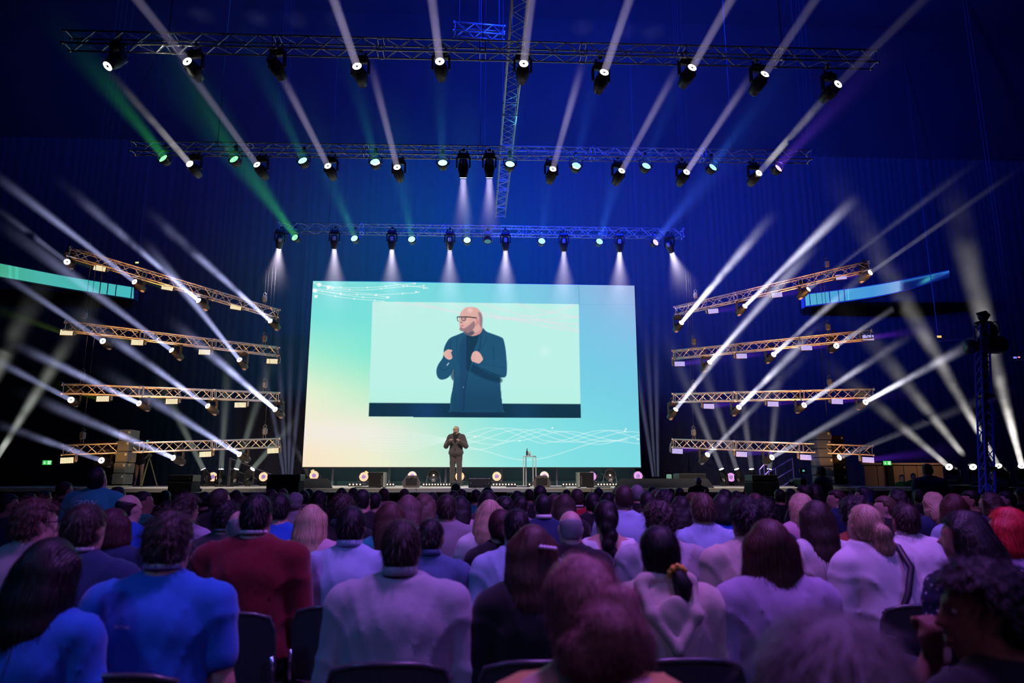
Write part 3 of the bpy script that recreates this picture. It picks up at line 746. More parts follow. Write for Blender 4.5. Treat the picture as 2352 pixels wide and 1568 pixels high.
    stroke([(1044.5, 732.5), (1050, 732), (1053, 732.5), (1066, 731.5), (1089, 734)], 2.1, GL)
    stroke([(1044.8, 733), (1045.5, 740), (1048, 742.5)], 1.3, GL)
    stroke([(1055, 733), (1056.5, 740), (1060, 741.5), (1063.5, 739.5), (1065, 733)], 1.4, GL)
    dot(1061, 736, 1.6, (50, 60, 90), .8)
    # fists
    H = (226, 178, 170); HD = (176, 122, 124)
    poly(smooth([(1018, 812), (1024, 808.5), (1032, 809.5), (1034, 812), (1031, 815), (1032.5, 820), (1034, 826), (1033, 830), (1027, 832.5), (1020, 829), (1015, 823), (1014, 817)], 3), H)
    for y in (815, 820, 825): stroke([(1023, y + .5), (1032, y)], .9, HD, .6)
    poly(smooth([(1082, 814), (1090, 811.5), (1097, 816), (1101, 822), (1104.5, 830), (1101, 836), (1095, 840.5), (1086, 838), (1079, 835), (1077, 829), (1078, 822)], 3), H)
    for y in (819, 824, 830): stroke([(1079, y), (1086, y + 3)], .9, HD, .6)
in_inset(inset)
# build the picture as a fine grid of coloured cells on the cabinet face
scr = thing('led_screen', (0, YS, 0), 'huge LED screen behind the stage showing the speaker on a turquoise field', 'screen')
Xg = X0 + (X1 - X0) * uu; Zg = Z0 + (Z1 - Z0) * vv
verts = np.stack([Xg, np.full_like(Xg, -.062), Zg], -1).reshape(-1, 3)
ii = np.arange(GX * GZ).reshape(GZ, GX)
faces = np.stack([ii[:-1, :-1], ii[:-1, 1:], ii[1:, 1:], ii[1:, :-1]], -1).reshape(-1, 4)
def np_mesh(name, v, f, mats, smooth_=False):
    me = bpy.data.meshes.new(name)
    v = np.asarray(v, np.float32); f = np.asarray(f, np.int32)
    me.vertices.add(len(v)); me.vertices.foreach_set('co', v.ravel())
    k = f.shape[1]
    me.loops.add(f.size); me.loops.foreach_set('vertex_index', f.ravel())
    me.polygons.add(len(f)); me.polygons.foreach_set('loop_start', np.arange(0, f.size, k, dtype=np.int32))
    try: me.polygons.foreach_set('loop_total', np.full(len(f), k, np.int32))
    except Exception: pass
    for m_ in (mats if isinstance(mats, (list, tuple)) else [mats]): me.materials.append(m_)
    me.update(calc_edges=True)
    if smooth_: me.shade_smooth()
    return me
def lin_np(a):
    a = np.clip(a / 255, 0, 1); return np.where(a <= .04045, a / 12.92, ((a + .055) / 1.055) ** 2.4)
def attr_emit(name, es, attr='picture'):
    m = bpy.data.materials.new(name); m.use_nodes = True; nt = m.node_tree; nt.nodes.clear()
    o = nt.nodes.new('ShaderNodeOutputMaterial'); e = nt.nodes.new('ShaderNodeEmission'); a = nt.nodes.new('ShaderNodeAttribute')
    a.attribute_name = attr; nt.links.new(a.outputs['Color'], e.inputs[0]); e.inputs[1].default_value = es
    nt.links.new(e.outputs[0], o.inputs[0]); m.cycles.emission_sampling = 'NONE'; return m
def set_col(me, rgb, attr='picture'):
    ca = me.color_attributes.new(attr, 'FLOAT_COLOR', 'POINT')
    a4 = np.ones((len(rgb), 4), np.float32); a4[:, :3] = rgb; ca.data.foreach_set('color', a4.ravel())
me = np_mesh('picture', verts, faces, attr_emit('screen_picture', 1.0))
set_col(me, lin_np(img.reshape(-1, 3)))
link('picture', me, scr)
MB().rbox(((X0 + X1) / 2, .05, (Z0 + Z1) / 2), (X1 - X0 + .08, .2, Z1 - Z0 + .08), .02).build('cabinet', BLACK, scr)
for k in range(6):
    x = X0 + (X1 - X0) * (k + .5) / 6
    MB().tube((x, .25, SZ), (x, .25, Z0 + .3), .04, 6).tube((x, 1.2, SZ), (x, .25, Z1 * .6), .03, 6).build('support', DALU, scr)
tag(MB().box(((X0 + X1) / 2, 24.6, (SZ + Z0) / 2), (X1 - X0 - .1, .04, Z0 - SZ - .02)).build('masking_cloth', mat('black_cloth_teal_lit', (.05, .13, .14), .95)), 'dark cloth band hung below the big screen', 'cloth')  # dark cloth tinted teal for the teal light falling on it
# ------------------------------------------------------------------ ribbon screens on the balcony fronts
def ribbon(name, pts, colf, label, seams):
    """pts: (top px, bottom px, Y)"""
    top = [P(*t, Y) for t, b, Y in pts]; bot = [P(*b, Y) for t, b, Y in pts]
    def interp(L, t):
        t = t * (len(L) - 1); i = min(int(t), len(L) - 2); f = t - i
        p0, p1, p2, p3 = L[max(i - 1, 0)], L[i], L[i + 1], L[min(i + 2, len(L) - 1)]
        return .5 * ((2 * p1) + (p2 - p0) * f + (2 * p0 - 5 * p1 + 4 * p2 - p3) * f * f + (3 * p1 - p0 - 3 * p2 + p3) * f ** 3)
    n, m_ = 160, 8; V = []; Cc = []
    for i in range(n + 1):
        t = i / n; a, b = interp(top, t), interp(bot, t)
        for j in range(m_ + 1):
            s_ = j / m_; V.append(tuple(a.lerp(b, s_))); Cc.append(colf(t, s_))
    F = [(i * (m_ + 1) + j, (i + 1) * (m_ + 1) + j, (i + 1) * (m_ + 1) + j + 1, i * (m_ + 1) + j + 1) for i in range(n) for j in range(m_)]
    o = thing(name, (0, 0, 0), label, 'screen')
    me = np_mesh('picture', V, F, attr_emit(name + label[:4], 1.0)); set_col(me, lin_np(np.array(Cc, float)))
    link('picture', me, o)
    mb = MB()
    for i in range(24):
        a0, a1 = interp(top, i / 24), interp(top, (i + 1) / 24); b0, b1 = interp(bot, i / 24), interp(bot, (i + 1) / 24)
        e = Vector((0, .04, 0)); e2 = Vector((0, .4, 0)); u_ = Vector((0, 0, .04))
        mb.add([a0 + e + u_, a1 + e + u_, b1 + e - u_, b0 + e - u_, a0 + e2 + u_, a1 + e2 + u_, b1 + e2 - u_, b0 + e2 - u_], [(0, 1, 2, 3), (7, 6, 5, 4), (0, 4, 5, 1), (3, 2, 6, 7)])
    mb.build('fascia', BLACK, o)
    for t in seams:
        a, b = interp(top, t), interp(bot, t)
        MB().box((a + b) / 2 - Vector((0, .03, 0)), (.03, .02, (a - b).length * .99)).build('seam', mat('ribbon_seam', (.03, .06, .08), .6), o)
def colL(t, s_):
    a = np.array((60, 160, 105)); b = np.array((74, 178, 168)); c = np.array((68, 186, 192))
    k = (t - .35) / .65
    col = a if k < 0 else (a * (1 - k * 2.2) + b * k * 2.2 if k < .45 else b * (1 - (k - .45) / .55) + c * (k - .45) / .55)
    if abs(t - .54) < .006 or abs(t - .565) < .004: col = col * 1.12
    return np.clip(col, 0, 255)
ribbon('ribbon_screen', [((-260, 562), (-260, 597), 24.0), ((-120, 584), (-120, 616), 25.2), ((0, 605), (0, 635), 26.2), ((155, 635), (155, 662), 27.2), ((307, 660), (307, 685.5), 28.0)], colL,
       'green to turquoise ribbon screen on the left balcony front', (.86, .885, .915, .987))
def colR(t, s_):
    a = np.array((84, 176, 212)); b = np.array((70, 150, 220)); c = np.array((128, 168, 226)); d = np.array((8, 26, 100))
    col = a * (1 - t / .45) + b * t / .45 if t < .45 else (b * (1 - (t - .45) / .22) + c * (t - .45) / .22 if t < .67 else c)
    k = np.clip((t - .68) / .05, 0, 1); col = col * (1 - k) + d * k
    if t > .7:
        line = np.exp(-((s_ - .12) / .14) ** 2); col = col * (1 - line * .8) + np.array((50, 130, 200)) * line * .8
        g = np.exp(-((t - .86) / .035) ** 2 - ((s_ - .55 + (t - .86) * 5) / .28) ** 2); col = col * (1 - g) + np.array((60, 180, 175)) * g
        g = np.clip((t - .8) / .2, 0, 1) * np.exp(-((s_ - .95 + (t - .8) * 4) / .25) ** 2); col = col * (1 - g) + np.array((50, 110, 210)) * g
    if abs(t - .275) < .004: col = col * 1.25
    return np.clip(col, 0, 255)
ribbon('ribbon_screen', [((1849, 676.5), (1851, 702), 28.0), ((1940, 665), (1941, 690.5), 27.4), ((2018, 653.5), (2018, 679), 26.8), ((2085, 641), (2085, 664), 26.2), ((2180, 621), (2182, 634), 25.4)], colR,
       'blue ribbon screen on the right balcony front, fading to dark', (.04, .16, .21, .245))

# ------------------------------------------------------------------ things on the stage
SY = 17.6
def on_stage(x, Y=SY): return Vector((P(x, 1118, Y).x, Y, SZ))
def sc_(Y): return 1600 / Y * .998      # pixels per metre at distance Y
# ring-lit wash heads along the back of the stage
def ring_mats(name, a, b):
    m = bpy.data.materials.new(name); m.use_nodes = True; nt = m.node_tree; nt.nodes.clear(); N = nt.nodes.new; K = nt.links.new
    o = N('ShaderNodeOutputMaterial'); e = N('ShaderNodeEmission'); K(e.outputs[0], o.inputs[0]); m.cycles.emission_sampling = 'NONE'
    tc = N('ShaderNodeTexCoord'); v = N('ShaderNodeTexVoronoi'); v.inputs['Scale'].default_value = 24; v.inputs['Randomness'].default_value = .2; K(tc.outputs['Object'], v.inputs['Vector'])
    cr = N('ShaderNodeValToRGB'); cr.color_ramp.elements[0].position = .2; cr.color_ramp.elements[0].color = (*a, 1); cr.color_ramp.elements[1].position = .6; cr.color_ramp.elements[1].color = (*b, 1)
    K(v.outputs['Distance'], cr.inputs[0]); K(cr.outputs[0], e.inputs[0]); e.inputs[1].default_value = 1.6; return m
AMB = ring_mats('amber_led_ring', (1.0, .80, .55), (.75, .20, .03)); MIX_ = ring_mats('mixed_led_ring', (1, .35, .3), (.15, .12, .8)); WARMW = ring_mats('warm_led_ring', (1, .85, .75), (.8, .3, .2))
CORE = mat('violet_led_core', (.1, .05, .1), .3, emit=(.45, .25, .6), es=.8)
def wash_head(x, y, ring, label, Y=23.3, tilt=0.0, s=1.0, ray=True):
    pt = P(x, y, Y); o = thing('wash_light', (pt.x, Y, SZ), label, 'stage light', 'wash lights at the back of the stage')
    h = pt.z - SZ
    MB().rbox((0, 0, .05), (.26, .24, .1), .03).build('base', BLACK, o)
    mb = MB()
    for sx in (-1, 1): mb.rbox((sx * .19, 0, h * .55 + .02), (.04, .1, h * .9), .02)
    mb.rbox((0, 0, .13), (.40, .12, .05), .02).build('yoke', BLACK, o)
    F = Matrix.Translation((0, 0, h)) @ Matrix.Rotation(R(90 - 6), 4, 'X') @ Matrix.Rotation(tilt, 4, 'Z')
    b = MB().lathe([(.08, -.16), (.13, -.12), (.165, -.02), (.165, .04), (.15, .045)], 18).build('head', BLACK, o, True, F)
    MB().lathe([(.145, .046), (.145, .05), (.09, .052), (.09, .046)], 24).build('led_ring', ring, b)
    MB().lathe([(.07, .046), (.05, .054), (.001, .056)], 12).build('led_core', CORE, b)
    if tilt: MB().rbox((0, .15, .03), (.12, .1, .04), .02).build('shutter', mat('brass_flap_glow', (.7, .45, .2), .4, emit=(.9, .5, .2), es=.5), b)  # the flap is no lamp, its glow is put in as emission
LABW = 'round ring-lit wash lamp at the back of the stage, '
for x, y, rg, tl, lb in ((722, 1092, AMB, .4, 'farthest left, amber'), (836, 1095, AMB, -.5, 'amber, below screen left'), (947, 1093, WARMW, 0, 'amber, behind the left wedge monitor'),
                         (1056, 1094, AMB, .3, 'amber, behind the speaker\'s legs'), (1141, 1094, AMB, 0, 'amber, right of the speaker'), (1250, 1093, WARMW, 0, 'pinkish, behind right wedge monitor'),
                         (1359, 1094, MIX_, 0, 'violet, behind upright cabinet'), (1465, 1093, MIX_, 0, 'red and blue, farthest right')):
    wash_head(x, y, rg, LABW + lb, tilt=tl)
for x, lb in ((490, 'amber lit lamp between the first two floor moving heads'), (606, 'orange lit wash lamp left of the sub stack')):
    wash_head(x, 1095, AMB, lb, Y=23.5)
wash_head(1678, 1096, MIX_, 'blue lit wash lamp between floor moving heads at right', Y=23.5)
# old theatre spots
for x, lb in ((996, 'black can spotlight on a floor stand, left of the speaker'), (1401, 'black can spotlight on a floor stand, right part of the stage')):
    Y = 22.4; pt = P(x, 1093, Y); o = thing('can_spotlight', (pt.x, Y, SZ), lb, 'stage light', 'can spotlights on stage'); h = pt.z - SZ
    F = Matrix.Translation((0, 0, h + .02)) @ Matrix.Rotation(R(75), 4, 'X')
    b = MB().lathe([(.07, -.2), (.13, -.14), (.17, -.02), (.18, .10), (.165, .10), (.15, .0), (.001, -.04)], 18).build('can', BLACK, o, True, F)
    MB().rbox((0, -.16, .02), (.12, .05, .16), .02).build('lamp_cap', mat('cream_cap', (.6, .5, .42), .5), b)
    MB().path([(-.24, .05, 0), (-.19, 0, h), (-.19, 0, h + .02)], .014, 6).path([(.24, .05, 0), (.19, 0, h), (.19, 0, h + .02)], .014, 6).tube((-.24, .05, .015), (.24, .05, .015), .014, 6).build('stand', DALU, o)
    MB().lathe([(.02, .0), (.03, .03), (.001, .04)], 10).build('bulb', mat('bulb_glint', (.8, .7, .6), .3, emit=(1, .8, .6), es=.8), b)
# battens of small lamps on the stage floor
BUL = mat('batten_bulb', (.8, .7, .6), .3, emit=(1.0, .80, .6), es=2.2)
for k, (xa, xb) in enumerate(((800, 832), (887, 907), (970, 1036), (1130, 1186), (1210, 1222), (1290, 1326), (1370, 1418))):
    Y = 21.8; a = P(xa, 1111, Y); b = P(xb, 1111, Y); o = thing('light_batten', ((a.x + b.x) / 2, Y, SZ), f'low batten of small round lamps on the stage floor, {ORD[k]} from the left', 'stage light', 'floor battens'); w_ = b.x - a.x
    MB().rbox((0, 0, .05), (w_, .1, .1), .01).build('housing', BLACK, o)
    n = max(1, int(w_ / .085))
    for i in range(n): MB().lathe([(.022, 0), (.018, .01), (.001, .014)], 8, Matrix.Translation((-w_ / 2 + w_ * (i + .5) / n, -.05, .055)) @ Matrix.Rotation(R(90), 4, 'X')).build('bulb', BUL, o)
# wedge monitors
for x, lb in ((946, 'grey wedge monitor loudspeaker on the stage front, left'), (1243, 'grey wedge monitor loudspeaker on the stage front, right of the tall table')):
    o = thing('wedge_monitor', on_stage(x, 17.9), lb, 'loudspeaker', 'wedge monitors'); 
    prof = [(-.19, 0), (.19, 0), (.24, .12), (.13, .30), (-.13, .30), (-.24, .12)]
    mb = MB(); n = len(prof)
    vs = [(x_, -.17, z_) for x_, z_ in prof] + [(x_ * .8, .2, z_ * .95) for x_, z_ in prof]
    mb.add(vs, [tuple(range(n)), tuple(range(n, 2 * n))[::-1]] + [(i, n + i, n + (i + 1) % n, (i + 1) % n) for i in range(n)]).build('cabinet', mat('monitor_grey', (.10, .085, .085), .6), o)
    MB().box((0, -.174, .15), (.28, .006, .17)).build('grille', BLACKM, o)
    MB().path([(-.03, -.18, .2), (-.01, -.18, .25), (.05, -.18, .26)], .007, 5).build('cable', BLACK, o)
# upright cabinets
for x, w_, flip, lb in ((868, .42, 1, 'black upright cabinet with a pale side, left of the speaker'), (1343, .42, -1, 'black upright cabinet with a pale left side, right of the table')):
    o = thing('speaker_cabinet', on_stage(x, 17.7), lb, 'loudspeaker', 'upright cabinets')
    MB().rbox((-.03 * flip, 0, .2), (w_ - .06, .3, .36), .012).build('cabinet', BLACK, o)
    MB().box((flip * (w_ / 2 - .04), -.01, .2), (.06, .3, .36)).build('side_panel', mat('pale_side', (.35, .38, .36), .6), o)
    MB().path([(flip * .1, -.155, .30), (flip * .115, -.155, .25), (flip * .09, -.155, .2), (flip * .11, -.155, .13), (flip * .095, -.155, .07)], .006, 5).build('cable', mat('grey_cable', (.3, .3, .3), .6), o)
    for sx in (-.15, .15): MB().box((sx, 0, .01), (.05, .25, .02)).build('foot', BLACK, o)
def crate(x0, x1, y0, Y, lb, name='flight_case', cat='case', group=None, d=.6, ybot=None, m_=BLACK, parts=True):
    a = P(x0, y0, Y); b = P(x1, y0, Y); z0 = SZ if ybot is None else ybot
    o = thing(name, ((a.x + b.x) / 2, Y + d / 2, z0), lb, cat, group); h = a.z - z0; w_ = b.x - a.x
    MB().rbox((0, 0, h / 2), (w_, d, h), .015).build('body', m_, o)
    if parts:
        MB().box((0, -d / 2 - .004, h * .55), (w_ * .86, .008, h * .62)).build('front_panel', BLACKM, o)
        for sx in (-1, 1): MB().tube((sx * w_ * .4, -d / 2 - .01, h * .35), (sx * w_ * .4, -d / 2 - .01, h * .65), .012, 5).build('handle', DALU, o)
    return o
crate(1076, 1128, 1098, 17.3, 'plain black monitor cabinet at the centre of the stage front', 'speaker_cabinet', 'loudspeaker', None, .5)
crate(614, 690, 1089, 16.42, 'black loudspeaker lying on the case left of the sloped monitor', 'speaker_cabinet', 'loudspeaker', None, .5, 1.40)
crate(612, 686, 1106.2, 16.4, 'black flight case under the loudspeaker left of the sloped monitor', d=.54, ybot=0.0, m_=BLACKM)
crate(388, 443, 1090, 16.42, 'black loudspeaker box beside the left floor moving heads', 'speaker_cabinet', 'loudspeaker', None, .5, 1.40)
crate(386, 440, 1106.2, 16.4, 'tall black case under the loudspeaker box at left', d=.54, ybot=0.0, m_=BLACKM)
crate(1728, 1786, 1090, 16.42, 'black loudspeaker box in front of the right floor moving heads', 'speaker_cabinet', 'loudspeaker', None, .5, 1.40)
crate(1728, 1790, 1106.2, 16.4, 'tall black case under the loudspeaker box at right', d=.54, ybot=0.0, m_=BLACKM)
crate(1560, 1622, 1087, 18.6, 'black road case behind the bald crew man', d=.6)
crate(1532, 1543, 1089, 19.3, 'small pale green monitor on the black case, right of screen', 'monitor', 'monitor', None, .1, SZ, mat('pale_green_plastic', (.2, .45, .4), .5), False)
# sloped prompter monitors
for xa, xb, xc, lb in ((683, 742, 763, 'long sloped black prompter monitor on the left stage front'), (1435, 1640, 1412, 'very long sloped black prompter monitor on the right stage front')):
    Y = 17.1; zt = P(xa, 1098.5, Y).z; A, B, C_ = P(xa, 1098, Y).x, P(xb, 1098, Y).x, P(xc, 1121, Y).x
    cx = (A + B) / 2; o = thing('prompter_monitor', (cx, Y, SZ), lb, 'monitor', 'sloped monitors'); h = zt - SZ
    if xc > xb: q = [(A - cx, .5, h), (B - cx, .5, h), (C_ - cx, 0, 0), (A - cx + .15, 0, 0)]
    else: q = [(A - cx, .5, h), (B - cx, .5, h), (B - cx, 0, 0), (C_ - cx, 0, 0)]
    q2 = [(x_, y_ + .08, max(0, z_ - .01)) for x_, y_, z_ in q]
    MB().add(q + q2, [(3, 2, 1, 0), (4, 5, 6, 7), (0, 1, 5, 4), (1, 2, 6, 5), (2, 3, 7, 6), (3, 0, 4, 7)]).build('screen_back', BLACKM, o)
    for t in (.2, .8):
        xx = (A + (B - A) * t) - cx; MB().tube((xx, .5, h * .9), (xx, .75, 0), .02, 5).build('prop', BLACK, o)
# tall white frame table with a bottle
WH = mat('white_steel', (.85, .82, .80), .4)
Y = 19.6; pt = P(1215, 1118, Y); o = thing('bar_table', (pt.x + .02, Y, SZ), 'tall white wire-frame bar table on stage', 'table'); H = P(1215, 1048, Y).z - SZ
fx = [(-.18, -.16), (.08, -.17), (.185, .12), (-.09, .14)]
for x_, y_ in fx: MB().box((x_, y_, H / 2), (.022, .022, H)).build('leg', WH, o)
mb = MB()
for i in range(4): mb.tube((*fx[i], H), (*fx[(i + 1) % 4], H), .012, 4)
mb.build('frame', WH, o)
MB().rbox((0, -.01, H + .012), (.30, .26, .012), .004).build('tabletop', mat('pale_top', (.8, .8, .8), .3), o)
o = thing('water_glass', (pt.x + .02, Y, SZ + H + .019), 'clear drinking glass on the white bar table', 'glass')
MB().lathe([(.028, 0), (.036, .12), (.033, .12), (.026, .006), (.001, .006)], 14).build('tumbler', mat('clear_plastic', (.75, .85, .85), .1, spec=.8), o, True)
o = thing('water_bottle', (pt.x - .05, Y, SZ + H + .019), 'small dark bottle beside the glass on the bar table', 'bottle')
MB().lathe([(.028, 0), (.03, .01), (.03, .11), (.012, .15), (.012, .18)], 12).build('body', mat('dark_glass', (.05, .08, .08), .15), o, True)
MB().lathe([(.014, .18), (.014, .2), (.001, .2)], 10).build('cap', BLACK, o)
# cable loops on deck
for k, (x, Y) in enumerate(((1272, 18.0), (1375, 17.8), (845, 17.6), (1190, 18.6))):
    c = on_stage(x, Y); o = MB().path([(c.x + .28 * math.cos(a) + .05 * math.sin(3 * a), Y + .12 * math.sin(a), SZ + .015) for a in np.linspace(0, 5.2 + k, 22)], .014, 5).build('cable', BLACK)
    tag(o, ('coiled black cable on the deck by the right wedge monitor', 'black cable curling from the right upright cabinet', 'thin black cable on the deck left of the upright cabinet', 'black cable lying by the bar table')[k], 'cable')
# line arrays and camera crew platforms
STK = mat('stack_black', (.004, .004, .005), .8, spec=.2)
def line_array(x0, x1, y0, Y, lb, m_, n=5, lean=0.0):
    a, b = P(x0, y0, Y), P(x1, y0, Y); w_ = b.x - a.x; h = a.z - SZ
    o = thing('line_array', ((a.x + b.x) / 2, Y, SZ), lb, 'loudspeaker', None)
    for k in range(n):
        z0, z1 = h * (.05 + .95 * k / n), h * (.05 + .95 * (k + 1) / n)
        c = MB().rbox((lean * (z0 + z1) / 2 - lean * h, 0, (z0 + z1) / 2), (w_, .5, z1 - z0 - .012), .015).build('cabinet', m_, o)
        MB().box((lean * (z0 + z1) / 2 - lean * h + w_ * .36, -.253, z1 - .08), (.05, .006, .06)).build('badge', mat('pale_badge', (.3, .34, .3), .5), c)
    MB().box((-lean * h, -.02, .03), (w_ * 1.02, .6, .03)).build('dolly', mat('pale_dolly', (.35, .38, .3), .5), o)
    for sx in (-1, 1): MB().tube((sx * w_ * .35 - lean * h - .02, -.2, .02), (sx * w_ * .35 - lean * h + .02, -.2, .02), .02, 8).build('caster', BLACK, o)
line_array(286, 313, 987, 19.0, 'tall grey-green loudspeaker column at the left of the stage', CASEG, 5, .055)
line_array(232, 288, 1010, 19.6, 'wide black loudspeaker stack behind the grey column at left', STK, 4, .02)
line_array(264, 296, 988, 20.4, 'narrow black loudspeaker tower behind the grey column at left', STK, 6, .0)
line_array(1864, 1896, 990, 19.0, 'blue-black loudspeaker column at the right of the stage', mat('blue_cabinet', (.03, .05, .10), .5), 6, -.02)
line_array(1889, 1928, 1000, 19.6, 'wide black loudspeaker stack behind the right column', STK, 5, 0)
# video cameras on tripods
def tv_camera(x, ytop, Y, lb, yaw=0.0, zb=SZ, legh=None):
    pt = P(x, ytop, Y); h = pt.z - zb
    o = thing('video_camera', (pt.x, Y, zb), lb, 'camera', 'video cameras', yaw)
    t = MB()
    for k in range(3):
        a = 2 * PI * k / 3 + .5
        MB().tube((0, 0, h * .62), (.28 * math.cos(a), .28 * math.sin(a), 0), .016, 6).build('leg', mat('tripod_pale', (.20, .18, .10), .4, .4), o)
    MB().lathe([(.05, h * .60), (.07, h * .66), (.05, h * .7)], 10).build('tripod_head', BLACK, o, True)
    MB().rbox((0, 0, h * .8), (.14, .42, .2), .03).build('body', BLACK, o)
    MB().lathe([(.05, 0), (.06, .12), (.075, .24), (.06, .25)], 12, Matrix.Translation((0, .2, h * .8)) @ Matrix.Rotation(R(-90), 4, 'X')).build('lens', BLACK, o, True)
    vf = MB().rbox((0, -.18, h * .95), (.16, .06, .1), .01).build('viewfinder', BLACK, o)
    MB().box((0, -.212, h * .95), (.05, .004, .04)).build('display', mat('viewfinder_glow', (.1, .3, .35), .4, emit=(.1, .4, .45), es=1.0), vf)
    MB().tube((.05, -.1, h * .7), (.12, -.5, h * .58), .012, 6).build('pan_bar', DALU, o)
    return o
tv_camera(347, 1008, 20.6, 'video camera on a tall tripod beside the left camera operator')
tv_camera(1835, 1072, 15.6, 'dark video camera on a tripod below the right stage edge', zb=0.0)
# stair rails at both wings
def stair(x0, y0, x1, y1, Y, lb, col):
    a, b = P(x0, y0, Y), P(x1, y1, Y); o = thing('stair_rail', (a + b) / 2 * 1.0, lb, 'handrail', None); c = Vector(o.location)
    hgt = 1.0
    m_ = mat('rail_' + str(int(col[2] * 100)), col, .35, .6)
    for k, dy in enumerate((0, -.32, -.64)):
        MB().tube(a - c + Vector((0, 0, dy)), b - c + Vector((0, 0, dy)), .02 if k == 0 else .014, 6).build('rail', m_, o)
    for t in (0.0, .5, 1.0):
        p = (a - c).lerp(b - c, t); MB().tube(p, p - Vector((0, 0, max(.2, p.z + c.z - SZ))), .016, 6).build('post', m_, o)
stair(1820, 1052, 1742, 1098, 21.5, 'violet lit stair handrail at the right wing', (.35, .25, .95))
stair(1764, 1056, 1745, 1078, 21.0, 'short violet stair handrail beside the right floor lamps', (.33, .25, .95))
stair(528, 1052, 640, 1096, 24.0, 'dim grey stair handrail at the left wing', (.3, .3, .3))
# mic stands by the left floor lamps
for k, x in enumerate((503, 526)):
    c = on_stage(x, 20.8); o = thing('microphone_stand', c, f'thin microphone stand among the left floor lamps, {"left" if k == 0 else "right"} one', 'stand', 'microphone stands')
    MB().tube((0, 0, 0), (0, 0, .75), .01, 6).build('pole', DALU, o); MB().lathe([(.12, 0), (.12, .02), (.02, .03)], 12).build('base', BLACK, o)
# right edge lamps stand on a long black case
a, b = P(2150, 1100, 18.0), P(2380, 1100, 18.0)
for k, fx_ in enumerate(EDGEF):
    c = Vector(fx_.location); z = c.z - .045 * 1.1 - .012
    o = thing('road_case', (c.x, c.y, 0), f'tall black road case carrying a moving head at the right edge, {ORD[k]} from the left', 'case', 'road cases at the right edge')
    MB().rbox((0, 0, z / 2), (.5, .6, z), .02).build('body', BLACKM, o); MB().rbox((0, 0, z - .02), (.52, .62, .03), .01).build('lid', DALU, o)
# exit signs
def exit_sign(x, y, Y, lb, arrow=-1, sc__=1.0):
    pt = P(x, y, Y); o = thing('exit_sign', pt, lb, 'sign', None)
    w_, h = 19 / sc_(Y) * sc__, 9.5 / sc_(Y) * sc__
    MB().rbox((0, .05, 0), (w_ * 1.04, .08, h * 1.08), .01).build('housing', BLACK, o)
    MB().box((0, .005, 0), (w_, .01, h)).build('panel', mat('exit_green', (.05, .5, .1), .5, emit=(.05, .55, .10), es=1.0), o)
    we = mat('exit_white', (.8, 1, .8), .5, emit=(.75, 1.0, .75), es=1.0)
    ar = MB(); cx = -w_ * .26
    ar.add([(cx - .012 * w_ * 2, -.004, h * .34), (cx + .012 * w_ * 2, -.004, h * .34), (cx + .024 * w_, -.004, -.02 * h), (cx - .024 * w_, -.004, -.02 * h)], [(0, 3, 2, 1)])
    ar.add([(cx - w_ * .12, -.004, .0), (cx + w_ * .12, -.004, 0), (cx, -.004, -h * .36)], [(0, 2, 1)]); ar.build('arrow', we, o)
    d_ = MB(); cx = w_ * .24
    d_.add([(cx - w_ * .15, -.004, -h * .36), (cx + w_ * .15, -.004, -h * .36), (cx + w_ * .15, -.004, h * .36), (cx - w_ * .15, -.004, h * .36)], [(0, 1, 2, 3)]); d_.build('doorway', we, o)
    m_ = MB(); g = mat('exit_man', (.05, .5, .1), .5, emit=(.04, .4, .08), es=1.0)
    m_.tube((cx, -.006, h * .02), (cx + .02 * w_, -.006, h * .2), w_ * .03, 6).tube((cx, -.006, h * .02), (cx - w_ * .06, -.006, -h * .28), w_ * .02, 5).tube((cx, -.006, h * .02), (cx + w_ * .07, -.006, -h * .15), w_ * .02, 5).lathe([(w_ * .03, 0), (.001, .004)], 8, Matrix.Translation((cx + w_ * .03, -.008, h * .28)) @ Matrix.Rotation(PI / 2, 4, 'X')).build('running_figure', g, o)
exit_sign(108, 1062, 24.0, 'green lit emergency exit sign on the far left')
exit_sign(2038, 1063, 24.0, 'green lit emergency exit sign above the right doorway')
# warm lit panelled wall at the right back
wp = thing('wall_panelling', (0, 25, 0), 'brown lit panelled wall section under the right exit sign', 'wall panel')
xa, xb, xc = P(1985, 1100, 25).x, P(2042, 1100, 25).x, P(2168, 1100, 25).x; zt = P(2080, 1067, 25).z
BRN = mat('brown_panel', (.38, .24, .16), .7, noise=.12, bscale=2)
for k in range(6):
    u0 = xa + (xc - xa) * k / 6; u1 = xa + (xc - xa) * (k + 1) / 6
    MB().rbox(((u0 + u1) / 2, 0, zt / 2), (u1 - u0 - .02, .06, zt), .01).build('panel', BRN, wp)
MB().rbox(((xa + xc) / 2, -.05, zt + .03), (xc - xa + .2, .15, .07), .01).build('top_rail', mat('pale_wood_rail', (.6, .42, .28), .6), wp)
MB().box((xb, -.1, zt / 2), (.22, .1, zt)).build('post', BLACKM, wp)
area('doorway_lamp', ((xb + xc) / 2, 23.6, zt + .5), ((xb + xc) / 2, 25.0, 1.0), 6, (1.0, .62, .36), 1.6, .2)
